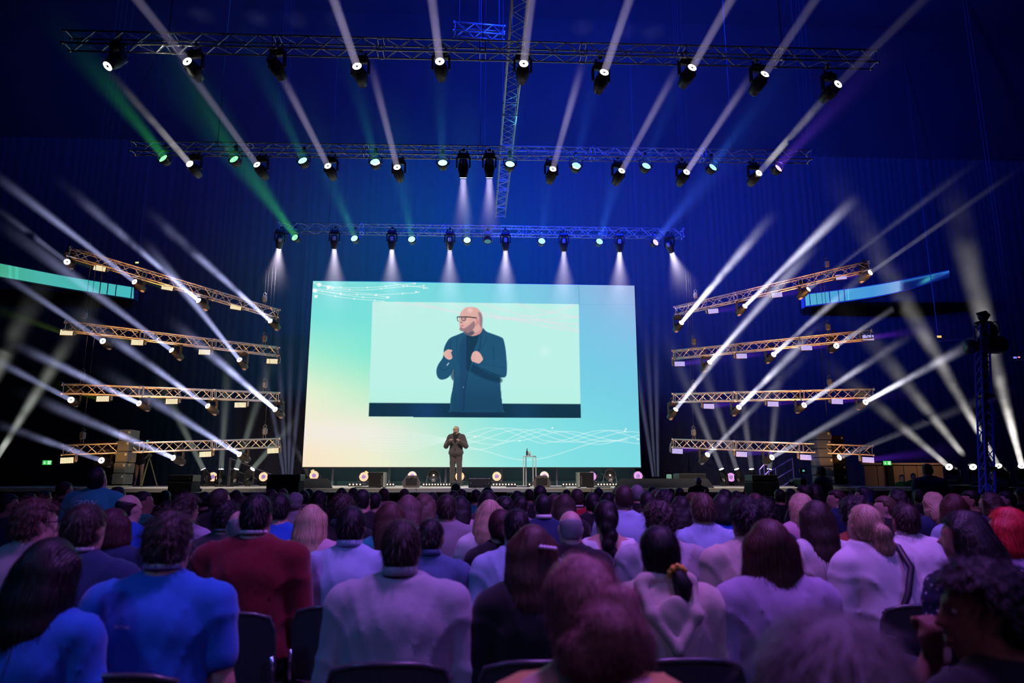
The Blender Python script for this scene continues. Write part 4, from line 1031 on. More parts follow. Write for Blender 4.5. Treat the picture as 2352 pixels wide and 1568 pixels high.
# tiny lit windows / work lamps far off
for k, (x, y, Y, w_, c, lb) in enumerate(((315, 603, 26, 8, (.8, .8, .25), 'small yellow work lamp above the topmost left side truss'), (2157, 773, 25.5, 11, (1, .62, .12), 'small amber work lamp left of the camera mast'),
                                          (2331, 821, 22, 9, (.25, .25, 1), 'tiny blue lamp near the right edge of the hall'), (2340, 820, 22, 6, (1, .35, .5), 'tiny pink lamp near the right edge of the hall'))):
    pt = P(x, y, Y); o = thing('work_lamp', pt, lb, 'lamp', None); s_ = w_ / sc_(Y)
    MB().rbox((0, .04, .02), (s_ * 1.1, .08, s_ * .7), .01).build('housing', BLACK, o)
    MB().rbox((0, -.01, 0), (s_, .02, s_ * .45), .01).build('face', mat('lamp_face_%d' % k, c, .4, emit=c, es=.9), o)
    MB().tube((0, .06, .1), (0, .06, 18.95 - pt.z), .012, 5).build('hanger', BLACK, o)
# handling bar / balcony rail glimpsed right
a, b = P(2150, 785, 25.5), P(2212, 778, 25.5)
tag(MB().tube(a, b, .02, 6).build('balcony_rail', mat('dim_red_rail', (.35, .1, .12), .5)), 'thin reddish rail below the amber work lamp at right', 'rail')

# ------------------------------------------------------------------ remote camera mast at the right
YM = 9.0
base = P(2243, 1100, YM); top = P(2256, 800, YM)
o = thing('camera_mast', (base.x, YM, 0), 'tall blue lit lattice mast carrying a remote camera at the right', 'mast')
ms = .12
BLU = mat('mast_in_blue_light', (.10, .12, .55), .5, .2)  # blue light on the black mast is put in its base colour
tv = Vector((top.x - base.x, 0, 0)) / (top.z) 
def mp_(z, k): return Vector((tv.x * z + (-ms / 2, ms / 2, ms / 2, -ms / 2)[k], (-ms / 2, -ms / 2, ms / 2, ms / 2)[k], z))
HT = P(2258, 745, YM).z
for k in range(4): MB().tube(mp_(0, k), mp_(HT, k), .014, 6).build('chord', BLU, o)
mb = MB(); n = int(HT / .14)
for i in range(n):
    z0, z1 = HT * i / n, HT * (i + 1) / n
    for k in range(4): mb.tube(mp_(z0, k), mp_(z1, (k + 1) % 4), .007, 4, caps=False)
b_ = mb.build('bracing', BLU, o); b_['kind'] = 'stuff'
for z in (HT * .22, HT * .45, HT * .72): MB().rbox((tv.x * z + .02, 0, z), (.16, .16, .05), .01).build('joint', BLACK, o)
cpx = P(2268, 765, YM); 
def q(x, y, dy=0): return P(x, y, YM + dy) - Vector((base.x, YM, 0))
s_ = MB().tube(q(2262, 745), q(2262, 1110), .035, 8).build('rear_column', BLACKM, o)
hd = thing('remote_camera', P(2266, 785, YM), 'black robotic camera head with long lens on top of the mast', 'camera')
def q(x, y, dy=0): return P(x, y, YM + dy) - Vector(hd.location)
MB().path([q(2264, 725), q(2258, 738), q(2268, 746), q(2280, 755), q(2282, 775), q(2284, 790)], [.05, .05, .07, .06, .05, .05], 8).build('arm', BLACK, hd, True)
MB().path([q(2257, 732), q(2252, 722), q(2262, 719), q(2268, 727), q(2272, 722)], [.05, .06, .04, .05, .02], 7).build('top_bracket', BLACK, hd, True)
MB().path([q(2246, 738), q(2252, 750), q(2262, 752)], [.06, .05, .05], 6).build('mount', BLACK, hd, True)
MB().rbox(q(2278, 792), (.36, .25, .22), .05).build('camera_body', BLACK, hd)
MB().path([q(2268, 793), q(2240, 795), q(2233, 796), q(2232, 796), q(2222, 797)], [.07, .065, .06, .10, .10], 14).build('lens', BLACK, hd, True)
MB().path([q(2231, 792), q(2231.5, 800)], .055, 8).build('lens_glass', mat('teal_glass_glint', (.05, .25, .25), .1, emit=(.02, .1, .1), es=1), hd)  # teal glint of the lens glass painted in as faint emission
for pts in ([(2274, 742), (2288, 738), (2296, 750), (2292, 764), (2284, 762)], [(2286, 772), (2300, 776), (2303, 790), (2296, 800), (2286, 796)], [(2290, 788), (2302, 784), (2306, 800), (2300, 806)], [(2262, 772), (2268, 768), (2272, 776), (2266, 784)]):
    MB().path([q(*p) for p in pts], .009, 5).build('cable', BLACK, hd)
spot('mast_lamp', (base.x - 2.2, YM - 1.5, 0.7), (base.x, YM, 3.0), 420, (.05, .05, 1.0), 70, .05)
MB  # end of part 3
# ------------------------------------------------------------------ bodies: a smooth field of blended limbs, meshed as one skin
def surfnet(F, org, h):
    """surface of F = 0 on a regular grid as quads"""
    S = F < 0
    nx, ny, nz = F.shape
    c = [S[i:nx - 1 + i, j:ny - 1 + j, k:nz - 1 + k] for i in (0, 1) for j in (0, 1) for k in (0, 1)]
    anyv = np.logical_or.reduce(c); allv = np.logical_and.reduce(c)
    act = anyv & ~allv
    idx = -np.ones(act.shape, np.int64); I, J, K = np.nonzero(act); n = len(I); idx[I, J, K] = np.arange(n)
    acc = np.zeros((n, 3)); cnt = np.zeros(n)
    cor = [(i, j, k) for i in (0, 1) for j in (0, 1) for k in (0, 1)]
    vals = [F[I + a, J + b, K + c_] for a, b, c_ in cor]
    for x in range(8):
        for y in range(x + 1, 8):
            d = [cor[y][q] - cor[x][q] for q in range(3)]
            if sum(abs(v) for v in d) != 1: continue
            va, vb = vals[x], vals[y]; m = (va < 0) != (vb < 0)
            t = np.where(m, va / (va - vb + 1e-12), 0)
            for q in range(3): acc[:, q] += np.where(m, cor[x][q] + t * d[q], 0)
            cnt += m
    V = np.stack([I, J, K], 1) + acc / cnt[:, None]
    V = V * h + org
    Q = []
    for ax in range(3):
        sl0 = [slice(None)] * 3; sl1 = [slice(None)] * 3; sl0[ax] = slice(0, -1); sl1[ax] = slice(1, None)
        A, B = S[tuple(sl0)], S[tuple(sl1)]
        ch = A != B
        I, J, K = np.nonzero(ch); o1, o2 = (ax + 1) % 3, (ax + 2) % 3
        P3 = np.stack([I, J, K], 1)
        ok = (P3[:, o1] > 0) & (P3[:, o2] > 0) & (P3[:, o1] < idx.shape[o1]) & (P3[:, o2] < idx.shape[o2])
        P3 = P3[ok]; fl = A[tuple(P3.T)]
        def g(d1, d2):
            q = P3.copy(); q[:, o1] += d1; q[:, o2] += d2; return idx[q[:, 0], q[:, 1], q[:, 2]]
        quad_ = np.stack([g(-1, -1), g(0, -1), g(0, 0), g(-1, 0)], 1)
        quad_[~fl] = quad_[~fl][:, ::-1]
        Q.append(quad_)
    Q = np.concatenate(Q); Q = Q[(Q >= 0).all(1)]
    return V, Q
def smin(a, b, k):
    if k <= 0: return np.minimum(a, b)
    h = np.clip(.5 + .5 * (b - a) / k, 0, 1); return b * (1 - h) + a * h - k * h * (1 - h)
def field(prims, h, pad=.03, kdef=.03, infl=0.0):
    lo = np.full(3, 1e9); hi = -lo
    bb = []
    for p in prims:
        if p[0] == 'c':
            a, b, ra, rb = np.array(p[1], float), np.array(p[2], float), p[3], p[4]; r = max(ra, rb)
            l_, h_ = np.minimum(a, b) - r, np.maximum(a, b) + r
        else:
            c, r = np.array(p[1], float), np.array(p[2], float); rr = r if p[3] is None else np.full(3, r.max())
            l_, h_ = c - rr, c + rr
        l_ = l_ - infl - .005; h_ = h_ + infl + .005; bb.append((l_, h_)); lo = np.minimum(lo, l_); hi = np.maximum(hi, h_)
    lo -= pad; hi += pad
    n = np.ceil((hi - lo) / h).astype(int) + 1
    F = np.full(n, .12)
    ax = [lo[q] + np.arange(n[q]) * h for q in range(3)]
    for p, (l_, h_) in zip(prims, bb):
        k = p[5] if (p[0] == 'c' and len(p) > 5) else (p[4] if (p[0] == 'e' and len(p) > 4) else kdef)
        i0 = np.maximum(0, ((l_ - k - .03 - lo) / h).astype(int)); i1 = np.minimum(n, ((h_ + k + .03 - lo) / h).astype(int) + 2)
        X, Y, Z = np.meshgrid(*[ax[q][i0[q]:i1[q]] for q in range(3)], indexing='ij')
        if p[0] == 'c':
            a, b, ra, rb = np.array(p[1], float), np.array(p[2], float), p[3], p[4]
            ab = b - a; L2 = (ab ** 2).sum() + 1e-12
            t = np.clip(((X - a[0]) * ab[0] + (Y - a[1]) * ab[1] + (Z - a[2]) * ab[2]) / L2, 0, 1)
            d = np.sqrt((X - a[0] - t * ab[0]) ** 2 + (Y - a[1] - t * ab[1]) ** 2 + (Z - a[2] - t * ab[2]) ** 2) - (ra + (rb - ra) * t)
        else:
            c, r, Rm = np.array(p[1], float), np.array(p[2], float), p[3]
            x, y, z = X - c[0], Y - c[1], Z - c[2]
            if Rm is not None:
                x, y, z = [Rm[0][q] * x + Rm[1][q] * y + Rm[2][q] * z for q in range(3)]
            k0 = np.sqrt((x / r[0]) ** 2 + (y / r[1]) ** 2 + (z / r[2]) ** 2); k1 = np.sqrt((x / r[0] ** 2) ** 2 + (y / r[1] ** 2) ** 2 + (z / r[2] ** 2) ** 2)
            d = k0 * (k0 - 1) / (k1 + 1e-9)
        sl = tuple(slice(i0[q], i1[q]) for q in range(3))
        F[sl] = smin(F[sl], d - infl, k)
    return F, lo, np.meshgrid(*ax, indexing='ij', sparse=True)
def nz3(X, Y, Z, s, ph=0.0):
    return (np.sin(X * s + ph) * np.sin(Y * s * 1.1 + 1.7 + ph) + np.sin(Y * s * .9 + Z * s * .7 + ph * 2) * np.sin(Z * s * 1.2 + .6) + np.sin(Z * s * .8 - X * s * .9 + 2.1 + ph)) / 3
def rotm(yaw, pitch, roll): return (Matrix.Rotation(yaw, 3, 'Z') @ Matrix.Rotation(pitch, 3, 'X') @ Matrix.Rotation(roll, 3, 'Y'))

ARMS = {   # elbow and wrist (right side, +x), relative to the shoulder line at the seated body
    'lap': ((.235, .05, -.27), (.10, .28, -.37), (0, 1, -.25)), 'side': ((.225, -.01, -.28), (.20, .20, -.40), (0, 1, -.3)),
    'cross': ((.225, .10, -.25), (-.04, .27, -.22), (-1, .1, .05)), 'chin': ((.20, .22, -.20), (.03, .20, .06), (-.1, .0, 1)),
    'fists': ((.285, .04, -.26), (.15, .25, -.13), (-.55, .35, .55)), 'down': ((.225, -.02, -.29), (.24, .05, -.54), (0, .15, -1)), 'up': ((.22, .20, -.16), (.10, .30, .04), (-.3, .1, .9))}
def skeleton(pose, br, lean, tilt, arms):
    up = .42 if pose == 'stand' else 0.0
    base = Vector((0, 0, .52 + up)); RL = Matrix.Rotation(-lean, 3, 'X') @ Matrix.Rotation(tilt, 3, 'Y')
    def J(x, y, z): return base + RL @ (Vector((x, y, z + up)) - base)
    return up, J
def hand_prims(w, d, side, fist, up_hint=Vector((0, 0, 1))):
    d = d.normalized(); s_ = d.cross(up_hint).normalized() if abs(d.dot(up_hint)) < .95 else Vector((1, 0, 0)); nrm = s_.cross(d).normalized()
    pr = [('c', w, w + d * .07, .024, .030, .012), ('c', w + d * .05 + s_ * .022, w + d * .055 - s_ * .022, .018, .018, .014)]
    for k, (o_, L) in enumerate(((-.027, .062), (-.009, .075), (.009, .070), (.026, .055))):
        b = w + d * .085 + s_ * o_
        cv = -nrm
        if fist: pts = [b, b + d * .018 + cv * .012, b + d * .012 + cv * .038, b - d * .012 + cv * .036]
        else: pts = [b, b + d * L * .45, b + d * L * .8 + cv * L * .25, b + d * L * 1.0 + cv * L * .5]
        for q in range(3): pr.append(('c', pts[q], pts[q + 1], .0095 - .0008 * q, .0088 - .0008 * q, .003))
    t0 = w + d * .03 + s_ * .028 * side; t1 = t0 + d * .028 + s_ * .016 * side - nrm * .012; t2 = t1 + d * .026 - s_ * .010 * side - nrm * .012
    pr += [('c', t0, t1, .012, .010, .006), ('c', t1, t2, .010, .008, .003)]
    return pr
def torso_prims(J, br, fat, infl=0):
    f = fat
    return [('e', J(0, .02, .55), (.175 * br + f * .5, .14 + f * .4, .12), None, .05), ('e', J(0, 0, .70), (.138 * br + f, .112 + f, .16), None, .06),
            ('e', J(0, 0, .88), (.158 * br + f * .7, .116 + f * .6, .17), None, .06), ('c', J(-.135 * br, 0, .992), J(.135 * br, 0, .992), .060, .060, .05),
            ('c', J(0, .0, 1.075), J(.130 * br, 0, 1.0), .050, .048, .03), ('c', J(0, .0, 1.075), J(-.130 * br, 0, 1.0), .050, .048, .03)]
def arm_pts(J, br, arms, side):
    am = arms[0] if (side < 0) else arms[1]
    e, w, hd = ARMS[am]; s = side
    sh = J(.176 * br * s, 0, .985); k = br
    el = sh + Vector(((e[0] * k - .178 * br) * s, e[1], e[2])); wr = sh + Vector(((w[0] - .178 * br) * s, w[1], w[2]))
    return sh, el, wr, Vector((hd[0] * s, hd[1], hd[2])), am
def head_frame(J, hyaw, hpitch, hroll=0.0):
    piv = J(0, .01, 1.105); Rh = rotm(-hyaw, -hpitch, hroll)
    return piv, Rh, piv + Rh @ Vector((0, .022, .085))
_cache = {}
def body_mesh(key, h=.018):
    pose, br, fat, lean, tilt, arms, hyaw, hpitch = key
    ck = ('body', key, h)
    if ck in _cache: return _cache[ck]
    up, J = skeleton(pose, br, lean, tilt, arms)
    piv, Rh, HC = head_frame(J, hyaw, hpitch); Rl = [[Rh[i][j] for j in range(3)] for i in range(3)]
    def H(x, y, z): return HC + Rh @ Vector((x, y, z))
    pr = torso_prims(J, br, fat)
    pr += [('c', J(0, -.008, 1.04), piv + Rh @ Vector((0, .0, .03)), .060 * (.92 + .08 * br), .052, .03)]
    pr += [('e', H(0, -.012, .028), (.071, .092, .088), Rl, .02), ('e', H(0, .026, -.04), (.054, .062, .074), Rl, .035), ('c', H(-.04, .0, -.06), H(.04, .0, -.06), .028, .028, .03),
           ('e', H(0, .045, -.088), (.026, .026, .022), Rl, .02), ('c', H(0, .082, .012), H(0, .102, -.026), .009, .013, .012), ('c', H(-.012, .092, -.03), H(.012, .092, -.03), .008, .008, .008),
           ('c', H(-.03, .074, .026), H(.03, .074, .026), .012, .012, .02), ('c', H(-.02, .079, -.058), H(.02, .079, -.058), .007, .007, .008), ('c', H(-.016, .077, -.07), H(.016, .077, -.07), .007, .007, .008),
           ('e', H(-.074, -.006, -.004), (.011, .019, .031), Rl, .010), ('e', H(.074, -.006, -.004), (.011, .019, .031), Rl, .010)]
    for s in (-1, 1):
        sh, el, wr, hd, am = arm_pts(J, br, arms, s)
        f = .7 * fat
        pr += [('c', sh, el, .050 + f * .4, .040, .03), ('c', el, wr, .040, .027, .02)]
        pr += hand_prims(wr, hd, -s, am in ('fists', 'chin', 'cross'))
        if pose == 'stand':
            hp, kn, an = Vector((.09 * s, .01, .90)), Vector((.10 * s, .015, .49)), Vector((.11 * s, -.01, .09))
        else:
            hp, kn, an = Vector((.095 * s, .05, .52)), Vector((.13 * s, .46, .52)), Vector((.13 * s, .47, .10))
        pr += [('c', hp, kn, .085, .056, .04), ('c', kn, an, .056, .038, .02), ('c', an - Vector((0, .02, .03)), an + Vector((.01 * s, .15, -.05)), .035, .028, .03)]
    F, lo, G = field(pr, h, kdef=.02)
    X, Y, Z = G
    for s in (-1, 1):     # eye sockets
        c = H(.031 * s, .092, .008); d = np.sqrt((X - c[0]) ** 2 + (Y - c[1]) ** 2 + (Z - c[2]) ** 2) - .016
        F = -smin(-F, d, .008)
    V, Q = surfnet(F, lo, h)
    me = np_mesh('body', V, Q, [], True); _cache[ck] = me
    return me
def wear_mesh(kind, key, sleeve, h=.018, wr_=.004, var=0):
    """clothing grown from the same limbs, cut off at neckline, cuffs and hem"""
    ck = (kind, key, sleeve, h, wr_, var)
    if ck in _cache: return _cache[ck]
    pose, br, fat, lean, tilt, arms, hyaw, hpitch = key
    up, J = skeleton(pose, br, lean, tilt, arms)
    iT = {'tee': .012, 'shirt': .015, 'sweater': .022, 'jacket': .026, 'hoodie': .026, 'dress': .012, 'tank': .010, 'inner': .008}.get(kind, .012)
    if kind == 'trousers':
        pr = [('e', J(0, .02, .55), (.175 * br + fat * .5, .14 + fat * .4, .12), None, .05)]
        for s in (-1, 1):
            if pose == 'stand': hp, kn, an = Vector((.09 * s, .01, .90)), Vector((.10 * s, .015, .49)), Vector((.11 * s, -.01, .09))
            else: hp, kn, an = Vector((.095 * s, .05, .52)), Vector((.13 * s, .46, .52)), Vector((.13 * s, .47, .10))
            pr += [('c', hp, kn, .088, .062, .04), ('c', kn, an, .062, .055, .02)]
        F, lo, G = field(pr, h, kdef=.02, infl=.012); X, Y, Z = G
        F = F + .004 * np.sin(Z * 30 + Y * 24) * np.sin(X * 30)
        F = np.maximum(F, Z - (.60 + up)); F = np.maximum(F, .075 - Z)
    elif kind == 'shoes':
        pr = []
        for s in (-1, 1):
            an = Vector((.11 * s, -.01, .09)) if pose == 'stand' else Vector((.13 * s, .47, .10))
            pr += [('c', an - Vector((0, .03, .03)), an + Vector((.01 * s, .16, -.055)), .042, .034, .03)]
        F, lo, G = field(pr, h, kdef=.02, infl=.006); X, Y, Z = G; F = np.maximum(F, .004 - Z); F = np.maximum(F, Z - .13)
    else:
        pr = torso_prims(J, br, fat)
        for s in (-1, 1):
            sh, el, wr, hd, am = arm_pts(J, br, arms, s)
            f = .7 * fat
            if sleeve == 'none': continue
            if sleeve == 'short':
                m_ = sh.lerp(el, .62); pr += [('c', sh, m_, .054 + f * .4, .056, .022)]
            else:
                pr += [('c', sh, el, .053 + f * .4, .046, .020), ('c', el, el.lerp(wr, .93), .046, .034, .012)]
        F, lo, G = field(pr, h, kdef=.02, infl=iT); X, Y, Z = G
        # folds
        F = F + wr_ * 1.5 * (nz3(X, Y, Z * .8, 26, br * 9 + var) - 1.6 * (1 - np.abs(np.sin(Z * 17 - np.abs(X) * 20 + 1.6 * np.sin(X * 15 + var + br * 7) + br * 5))) ** 3 * np.clip(np.abs(X) * 7 + .25, 0, 1) + .8 * np.sin(Z * 42 + 9 * np.abs(X) + 3 * np.sin(X * 13 + var)) * np.clip(1.05 + up - Z, 0, .5)) * (1.0)
        nb = J(0, 0.0, 1.072); nrm = (J(0, -.35, 2.072) - J(0, 0, 1.072)).normalized()
        off = {'shirt': .050, 'jacket': .046, 'hoodie': .045, 'dress': .0, 'tank': -.01}.get(kind, .036)
        D = (X - nb[0]) * nrm[0] + (Y - nb[1]) * nrm[1] + (Z - nb[2]) * nrm[2] - off
        F = np.maximum(F, D)
        if kind in ('tank', 'dress'):      # open scooped back
            c = J(0, -.14, 1.05); d = np.sqrt(((X - c[0]) / .085) ** 2 + ((Y - c[1]) / .2) ** 2 + ((Z - c[2]) / .11) ** 2) - 1
            F = np.maximum(F, -d * .08)
        if kind == 'jacket' and pose == 'stand':   # front opens over the roll neck and the trousers
            wdt = np.where(Z > 1.22, .012 + (Z - 1.22) * .28, np.where(Z < 1.10, (1.10 - Z) * .22, .004))
            F = np.where(Y > .02, np.maximum(F, wdt - np.abs(X)), F)
        hem = {'jacket': .50, 'dress': .45}.get(kind, .53) + up - (.16 if (kind == 'jacket' and pose == 'stand') else (.05 if pose == 'stand' else 0))
        F = np.maximum(F, hem - Z)
    V, Q = surfnet(F, lo, h)
    me = np_mesh(kind, V, Q, [], True); _cache[ck] = me
    return me
# hair is grown in the frame of the head: origin in the middle of the skull, +y the face
HAIRTOP = {'bald': .116, 'ring': .118, 'short': .127, 'crop': .121, 'curly': .143, 'tousled': .134, 'long': .128, 'wavy': .131, 'bob': .128, 'pony': .128, 'bun': .128, 'highbun': .129, 'braid': .128, 'afro': .165, 'clip': .128, 'tied': .126}
def hair_mesh(kind, h=.012, L=.35, var=0):
    ck = ('hair', kind, h, L, var)
    if ck in _cache: return _cache[ck]
    sk = ('e', (0, -.012, .028), (.074, .092, .088), None, .01)
    g = {'ring': .003, 'crop': .005, 'short': .010, 'curly': .024, 'tousled': .016, 'afro': .045}.get(kind, .011)
    pr = [('e', (0, -.012, .028), (.071, .092, .088), None, .01), ('e', (0, -.045, -.025), (.054, .048, .048), None, .03)]
    tail = []
    if kind in ('long', 'wavy', 'clip'):
        w = .072 if kind == 'long' else (.085 if kind == 'wavy' else .074)
        n = 5
        for k in range(n):
            z0, z1 = -.0 - L * k / n, -.0 - L * (k + 1) / n
            for sx in (-1, 0, 1):
                y = -.055 - .045 * min(1, (k + 1) / 2.5) + (.0 if sx == 0 else .012); x0 = sx * w * (.62 + .10 * k / n); 
                x1 = sx * w * (.62 + .10 * (k + 1) / n) * (1 if k < n - 1 else .8)
                tail.append(('c', (x0, y + .01, z0), (x1, y - .012, z1), .046 if sx == 0 else .042, .045 if sx == 0 else .040 - .006 * (k == n - 1), .03))
        for sx in (-1, 1): tail.append(('c', (sx * .070, .0, .03), (sx * .078, -.03, -.10), .028, .03, .03))
    if kind == 'bob':
        for sx in (-1, -.5, 0, .5, 1):
            tail.append(('c', (sx * .062, -.05 + abs(sx) * .03, .0), (sx * .078, -.075 + abs(sx) * .045, -L), .042, .046, .035))
        for sx in (-1, 1): tail.append(('c', (sx * .072, .02, .02), (sx * .080, .01, -L * .8), .026, .030, .03))
    if kind == 'pony':
        tail += [('c', (0, -.10, .03), (.005, -.135, .015), .02, .028, .01), ('c', (.005, -.135, .015), (.02, -.15, -.06), .030, .036, .02), ('c', (.02, -.15, -.06), (.015, -.13, -.06 - L * .6), .036, .016, .02)]
    if kind == 'bun':
        tail += [('e', (.035, -.115, -.035), (.045, .038, .045), None, .012), ('e', (.06, -.10, -.075), (.03, .028, .03), None, .02)]
    if kind == 'highbun':
        tail += [('e', (.045, -.135, -.02), (.058, .050, .056), None, .012), ('e', (.085, -.125, -.055), (.035, .035, .04), None, .012), ('e', (.0, -.13, -.06), (.04, .035, .035), None, .02), ('e', (.06, -.12, .035), (.035, .035, .03), None, .012),
                 ('e', (0, -.075, -.075), (.055, .035, .035), None, .03)]
    if kind == 'braid':
        for k in range(7):
            tail.append(('e', (.010 * (-1) ** k, -.105 - .008 * min(k, 3), -.0 - .055 * k), (.040 - .002 * k, .032, .040), None, .012))
    F, lo, G = field(pr + tail, h, kdef=.02, infl=g); X, Y, Z = G
    if tail:   # keep the lengths slimmer than the cap
        pass
    an = np.arctan2(X + 1e-6, -(Y + .01)); 
    if kind in ('curly', 'tousled', 'afro', 'wavy', 'highbun'):
        a = {'highbun': .005, 'curly': .011, 'tousled': .008, 'afro': .014, 'wavy': .008}[kind]; s = {'highbun': 75, 'curly': 110, 'tousled': 85, 'afro': 95, 'wavy': 60}[kind]
        F = F + a * nz3(X, Y, Z, s, var) + a * .5 * nz3(X, Y, Z, s * 2.1, 1 + var)
    elif kind not in ('ring', 'bald'):
        F = F + .0014 * np.sin(an * 44 + 3 * np.sin(Z * 21 + var)) * np.clip((HAIRTOP[kind] - .01 - Z) * 14, 0, 1) + .0025 * nz3(X, Y, Z, 42, var) + .0008 * np.sin(an * 83 + 2 * np.sin(Z * 30))
    # hairline: nothing over the face, ears free, nape cut
    hl = .062 - np.clip(-(Y - .03), 0, .06) * .9
    face = np.maximum(np.maximum(.012 - Y, Z - .062), -1.0)       # inside the face region when negative
    F = np.maximum(F, -np.maximum(np.maximum(.020 - Y, Z - .066), -F * 0 - 1)) if kind != 'ring' else F
    if kind in ('short', 'crop', 'curly', 'tousled', 'ring', 'pony', 'bun', 'highbun', 'braid', 'afro', 'tied'):
        ear = np.sqrt((Y - .004) ** 2 + (Z + .004) ** 2) - (.034 if kind in ('short', 'crop', 'ring') else .026)
        F = np.where(np.abs(X) > .055, np.maximum(F, -ear), F)
        lowz = -.052 + np.clip(Y + .06, 0, .1) * .5
        if kind in ('short', 'crop', 'curly', 'tousled', 'ring', 'afro'): F = np.maximum(F, lowz - Z)
    if kind == 'ring': F = np.maximum(F, Z - .055 - np.clip(-Y, 0, .1) * .2); F = np.maximum(F, Y - .01)
    V, Q = surfnet(F, lo, h)
    if h < .012 and kind != 'ring': V, Q = add_strands(V, Q, F, lo, h, kind, 3200 if h < .009 else 1500)
    me = np_mesh('hair', V, Q, [], True); _cache[ck] = me
    return me
def add_strands(V, Q, F, lo, h, kind, N):
    """locks lying on the hair, following it down from the crown"""
    r = np.random.default_rng(int(N + 7 * len(V)) % 9973)
    a, b, c = V[Q[:, 0]], V[Q[:, 1]], V[Q[:, 2]]; ar = np.linalg.norm(np.cross(b - a, c - a), axis=1) + 1e-12
    pick = r.choice(len(Q), N, p=ar / ar.sum()); p = V[Q[pick]].mean(1) + r.normal(0, h * .3, (N, 3))
    G = np.gradient(F, h)
    def samp(A, q):
        t = np.clip((q - lo) / h, 0, np.array(F.shape) - 1.001); i = t.astype(int); f = t - i; o = 0
        for dx in (0, 1):
            for dy in (0, 1):
                for dz in (0, 1):
                    w = (f[:, 0] if dx else 1 - f[:, 0]) * (f[:, 1] if dy else 1 - f[:, 1]) * (f[:, 2] if dz else 1 - f[:, 2]); o = o + A[i[:, 0] + dx, i[:, 1] + dy, i[:, 2] + dz] * w
        return o
    curly = kind in ('curly', 'afro', 'tousled', 'wavy', 'highbun'); short = kind in ('short', 'crop', 'tousled', 'curly', 'afro')
    steps = 6; ds = (.007 if short else .016) * r.uniform(.6, 1.3, N); lift = r.uniform(.0005, .003, N) * (2.0 if curly else 1); fly = r.random(N) < .05; lift = np.where(fly, lift + .005, lift)
    crown = np.array([.012, -.035, .125]); ph = r.uniform(0, 6.28, N); rings = []
    hw = (.0011 if h > .009 else .0008) * r.uniform(.6, 1.4, N)
    for k in range(steps):
        g = np.stack([samp(G[q], p) for q in range(3)], 1); n = g / (np.linalg.norm(g, axis=1)[:, None] + 1e-9)
        tgt = lift * (1 + k * (.9 if short else .35)); p = p - n * (samp(F, p) - tgt)[:, None]
        d = (p - crown); d = d / (np.linalg.norm(d, axis=1)[:, None] + 1e-9)
        d = d * np.clip((p[:, 2] - .02) * 14, 0, 1)[:, None] + np.array([0, -.1, -1.0]) * np.clip(1 - (p[:, 2] - .06) * 12, .15, 1)[:, None]
        if kind in ('pony', 'bun', 'highbun', 'tied'): d = d + (np.array([.03, -.13, -.03]) - p) * 9 * (p[:, 1] > -.10)[:, None]
        if curly: d = d + .9 * np.stack([np.sin(ph + k * 1.7), np.cos(ph * 1.3 + k * 1.3), .5 * np.sin(ph * .7 + k * 2.1)], 1)
        else: d = d + .10 * np.stack([np.sin(ph), np.cos(ph), 0 * ph], 1)
        d = d - n * (d * n).sum(1)[:, None]; d = d / (np.linalg.norm(d, axis=1)[:, None] + 1e-9)
        s_ = np.cross(n, d); w = hw * (1 - .85 * abs(k / (steps - 1) * 2 - 1) ** 2)
        rings.append((p - s_ * w[:, None], p + s_ * w[:, None])); p = p + d * ds[:, None]
    A = np.stack([q for rr in rings for q in rr], 1).reshape(-1, 3); base = len(V) + np.arange(N)[:, None] * (2 * steps)
    q4 = np.concatenate([np.stack([base[:, 0] + 2 * k, base[:, 0] + 2 * k + 1, base[:, 0] + 2 * k + 3, base[:, 0] + 2 * k + 2], 1) for k in range(steps - 1)])
    return np.concatenate([V, A]), np.concatenate([Q, q4])

# ---- materials for people
def skin_mat(t):
    c = {0: (.52, .30, .22), 1: (.42, .22, .15), 2: (.28, .14, .09), 3: (.58, .36, .28)}[t]
    return mat('skin_%d' % t, c, .5, bump=.05, bscale=200, spec=.4)
HC_ = {'dark': (.010, .007, .007), 'brown': (.04, .022, .016), 'lightbrown': (.11, .065, .04), 'auburn': (.085, .03, .022), 'blonde': (.52, .37, .22), 'pink': (.42, .20, .20), 'grey': (.26, .25, .26), 'red': (.55, .012, .02), 'streak': (.16, .09, .08), 'wine': (.06, .012, .018)}
def hair_mat(c): return mat('hair_' + c, HC_[c], .55, bump=.18, bscale=34, spec=.45, wave=True, noise=.3)
def cloth(name, c, knit=False): return mat('cloth_' + name, c, .85, bump=.25 if knit else .12, bscale=220 if knit else 320, spec=.2, sheen=.25)
CL_ = {'black': (.012, .012, .014), 'charcoal': (.045, .045, .05), 'navy': (.015, .03, .10), 'blue': (.02, .16, .60), 'royal': (.015, .10, .55), 'sky': (.36, .46, .68), 'denim': (.07, .12, .25), 'white': (.68, .66, .68),
       'cream': (.62, .50, .40), 'grey': (.24, .22, .25), 'lightgrey': (.42, .40, .44), 'maroon': (.15, .005, .014), 'pink': (.55, .34, .42), 'teal': (.02, .30, .34), 'green': (.01, .22, .16), 'rust': (.30, .06, .03), 'yellow': (.66, .38, .13),
       'lavender': (.40, .32, .48), 'olive': (.10, .10, .05), 'brightgreen': (.02, .28, .05), 'suit': (.070, .058, .064), 'taupe': (.34, .28, .29), 'red': (.40, .01, .03)}
TR_M = cloth('trousers_dark', (.02, .022, .03)); SHOE = mat('shoe_black', (.015, .015, .015), .4)
LANY = mat('lanyard_white', (.75, .72, .78), .6, noise=.35, bscale=30)
EYEW = mat('eye_white', (.8, .8, .8), .2); EYED = mat('eye_dark', (.02, .015, .01), .2); LIP = mat('lips', (.45, .16, .15), .5)
GLS = mat('spectacle_frame', (.012, .012, .014), .3)

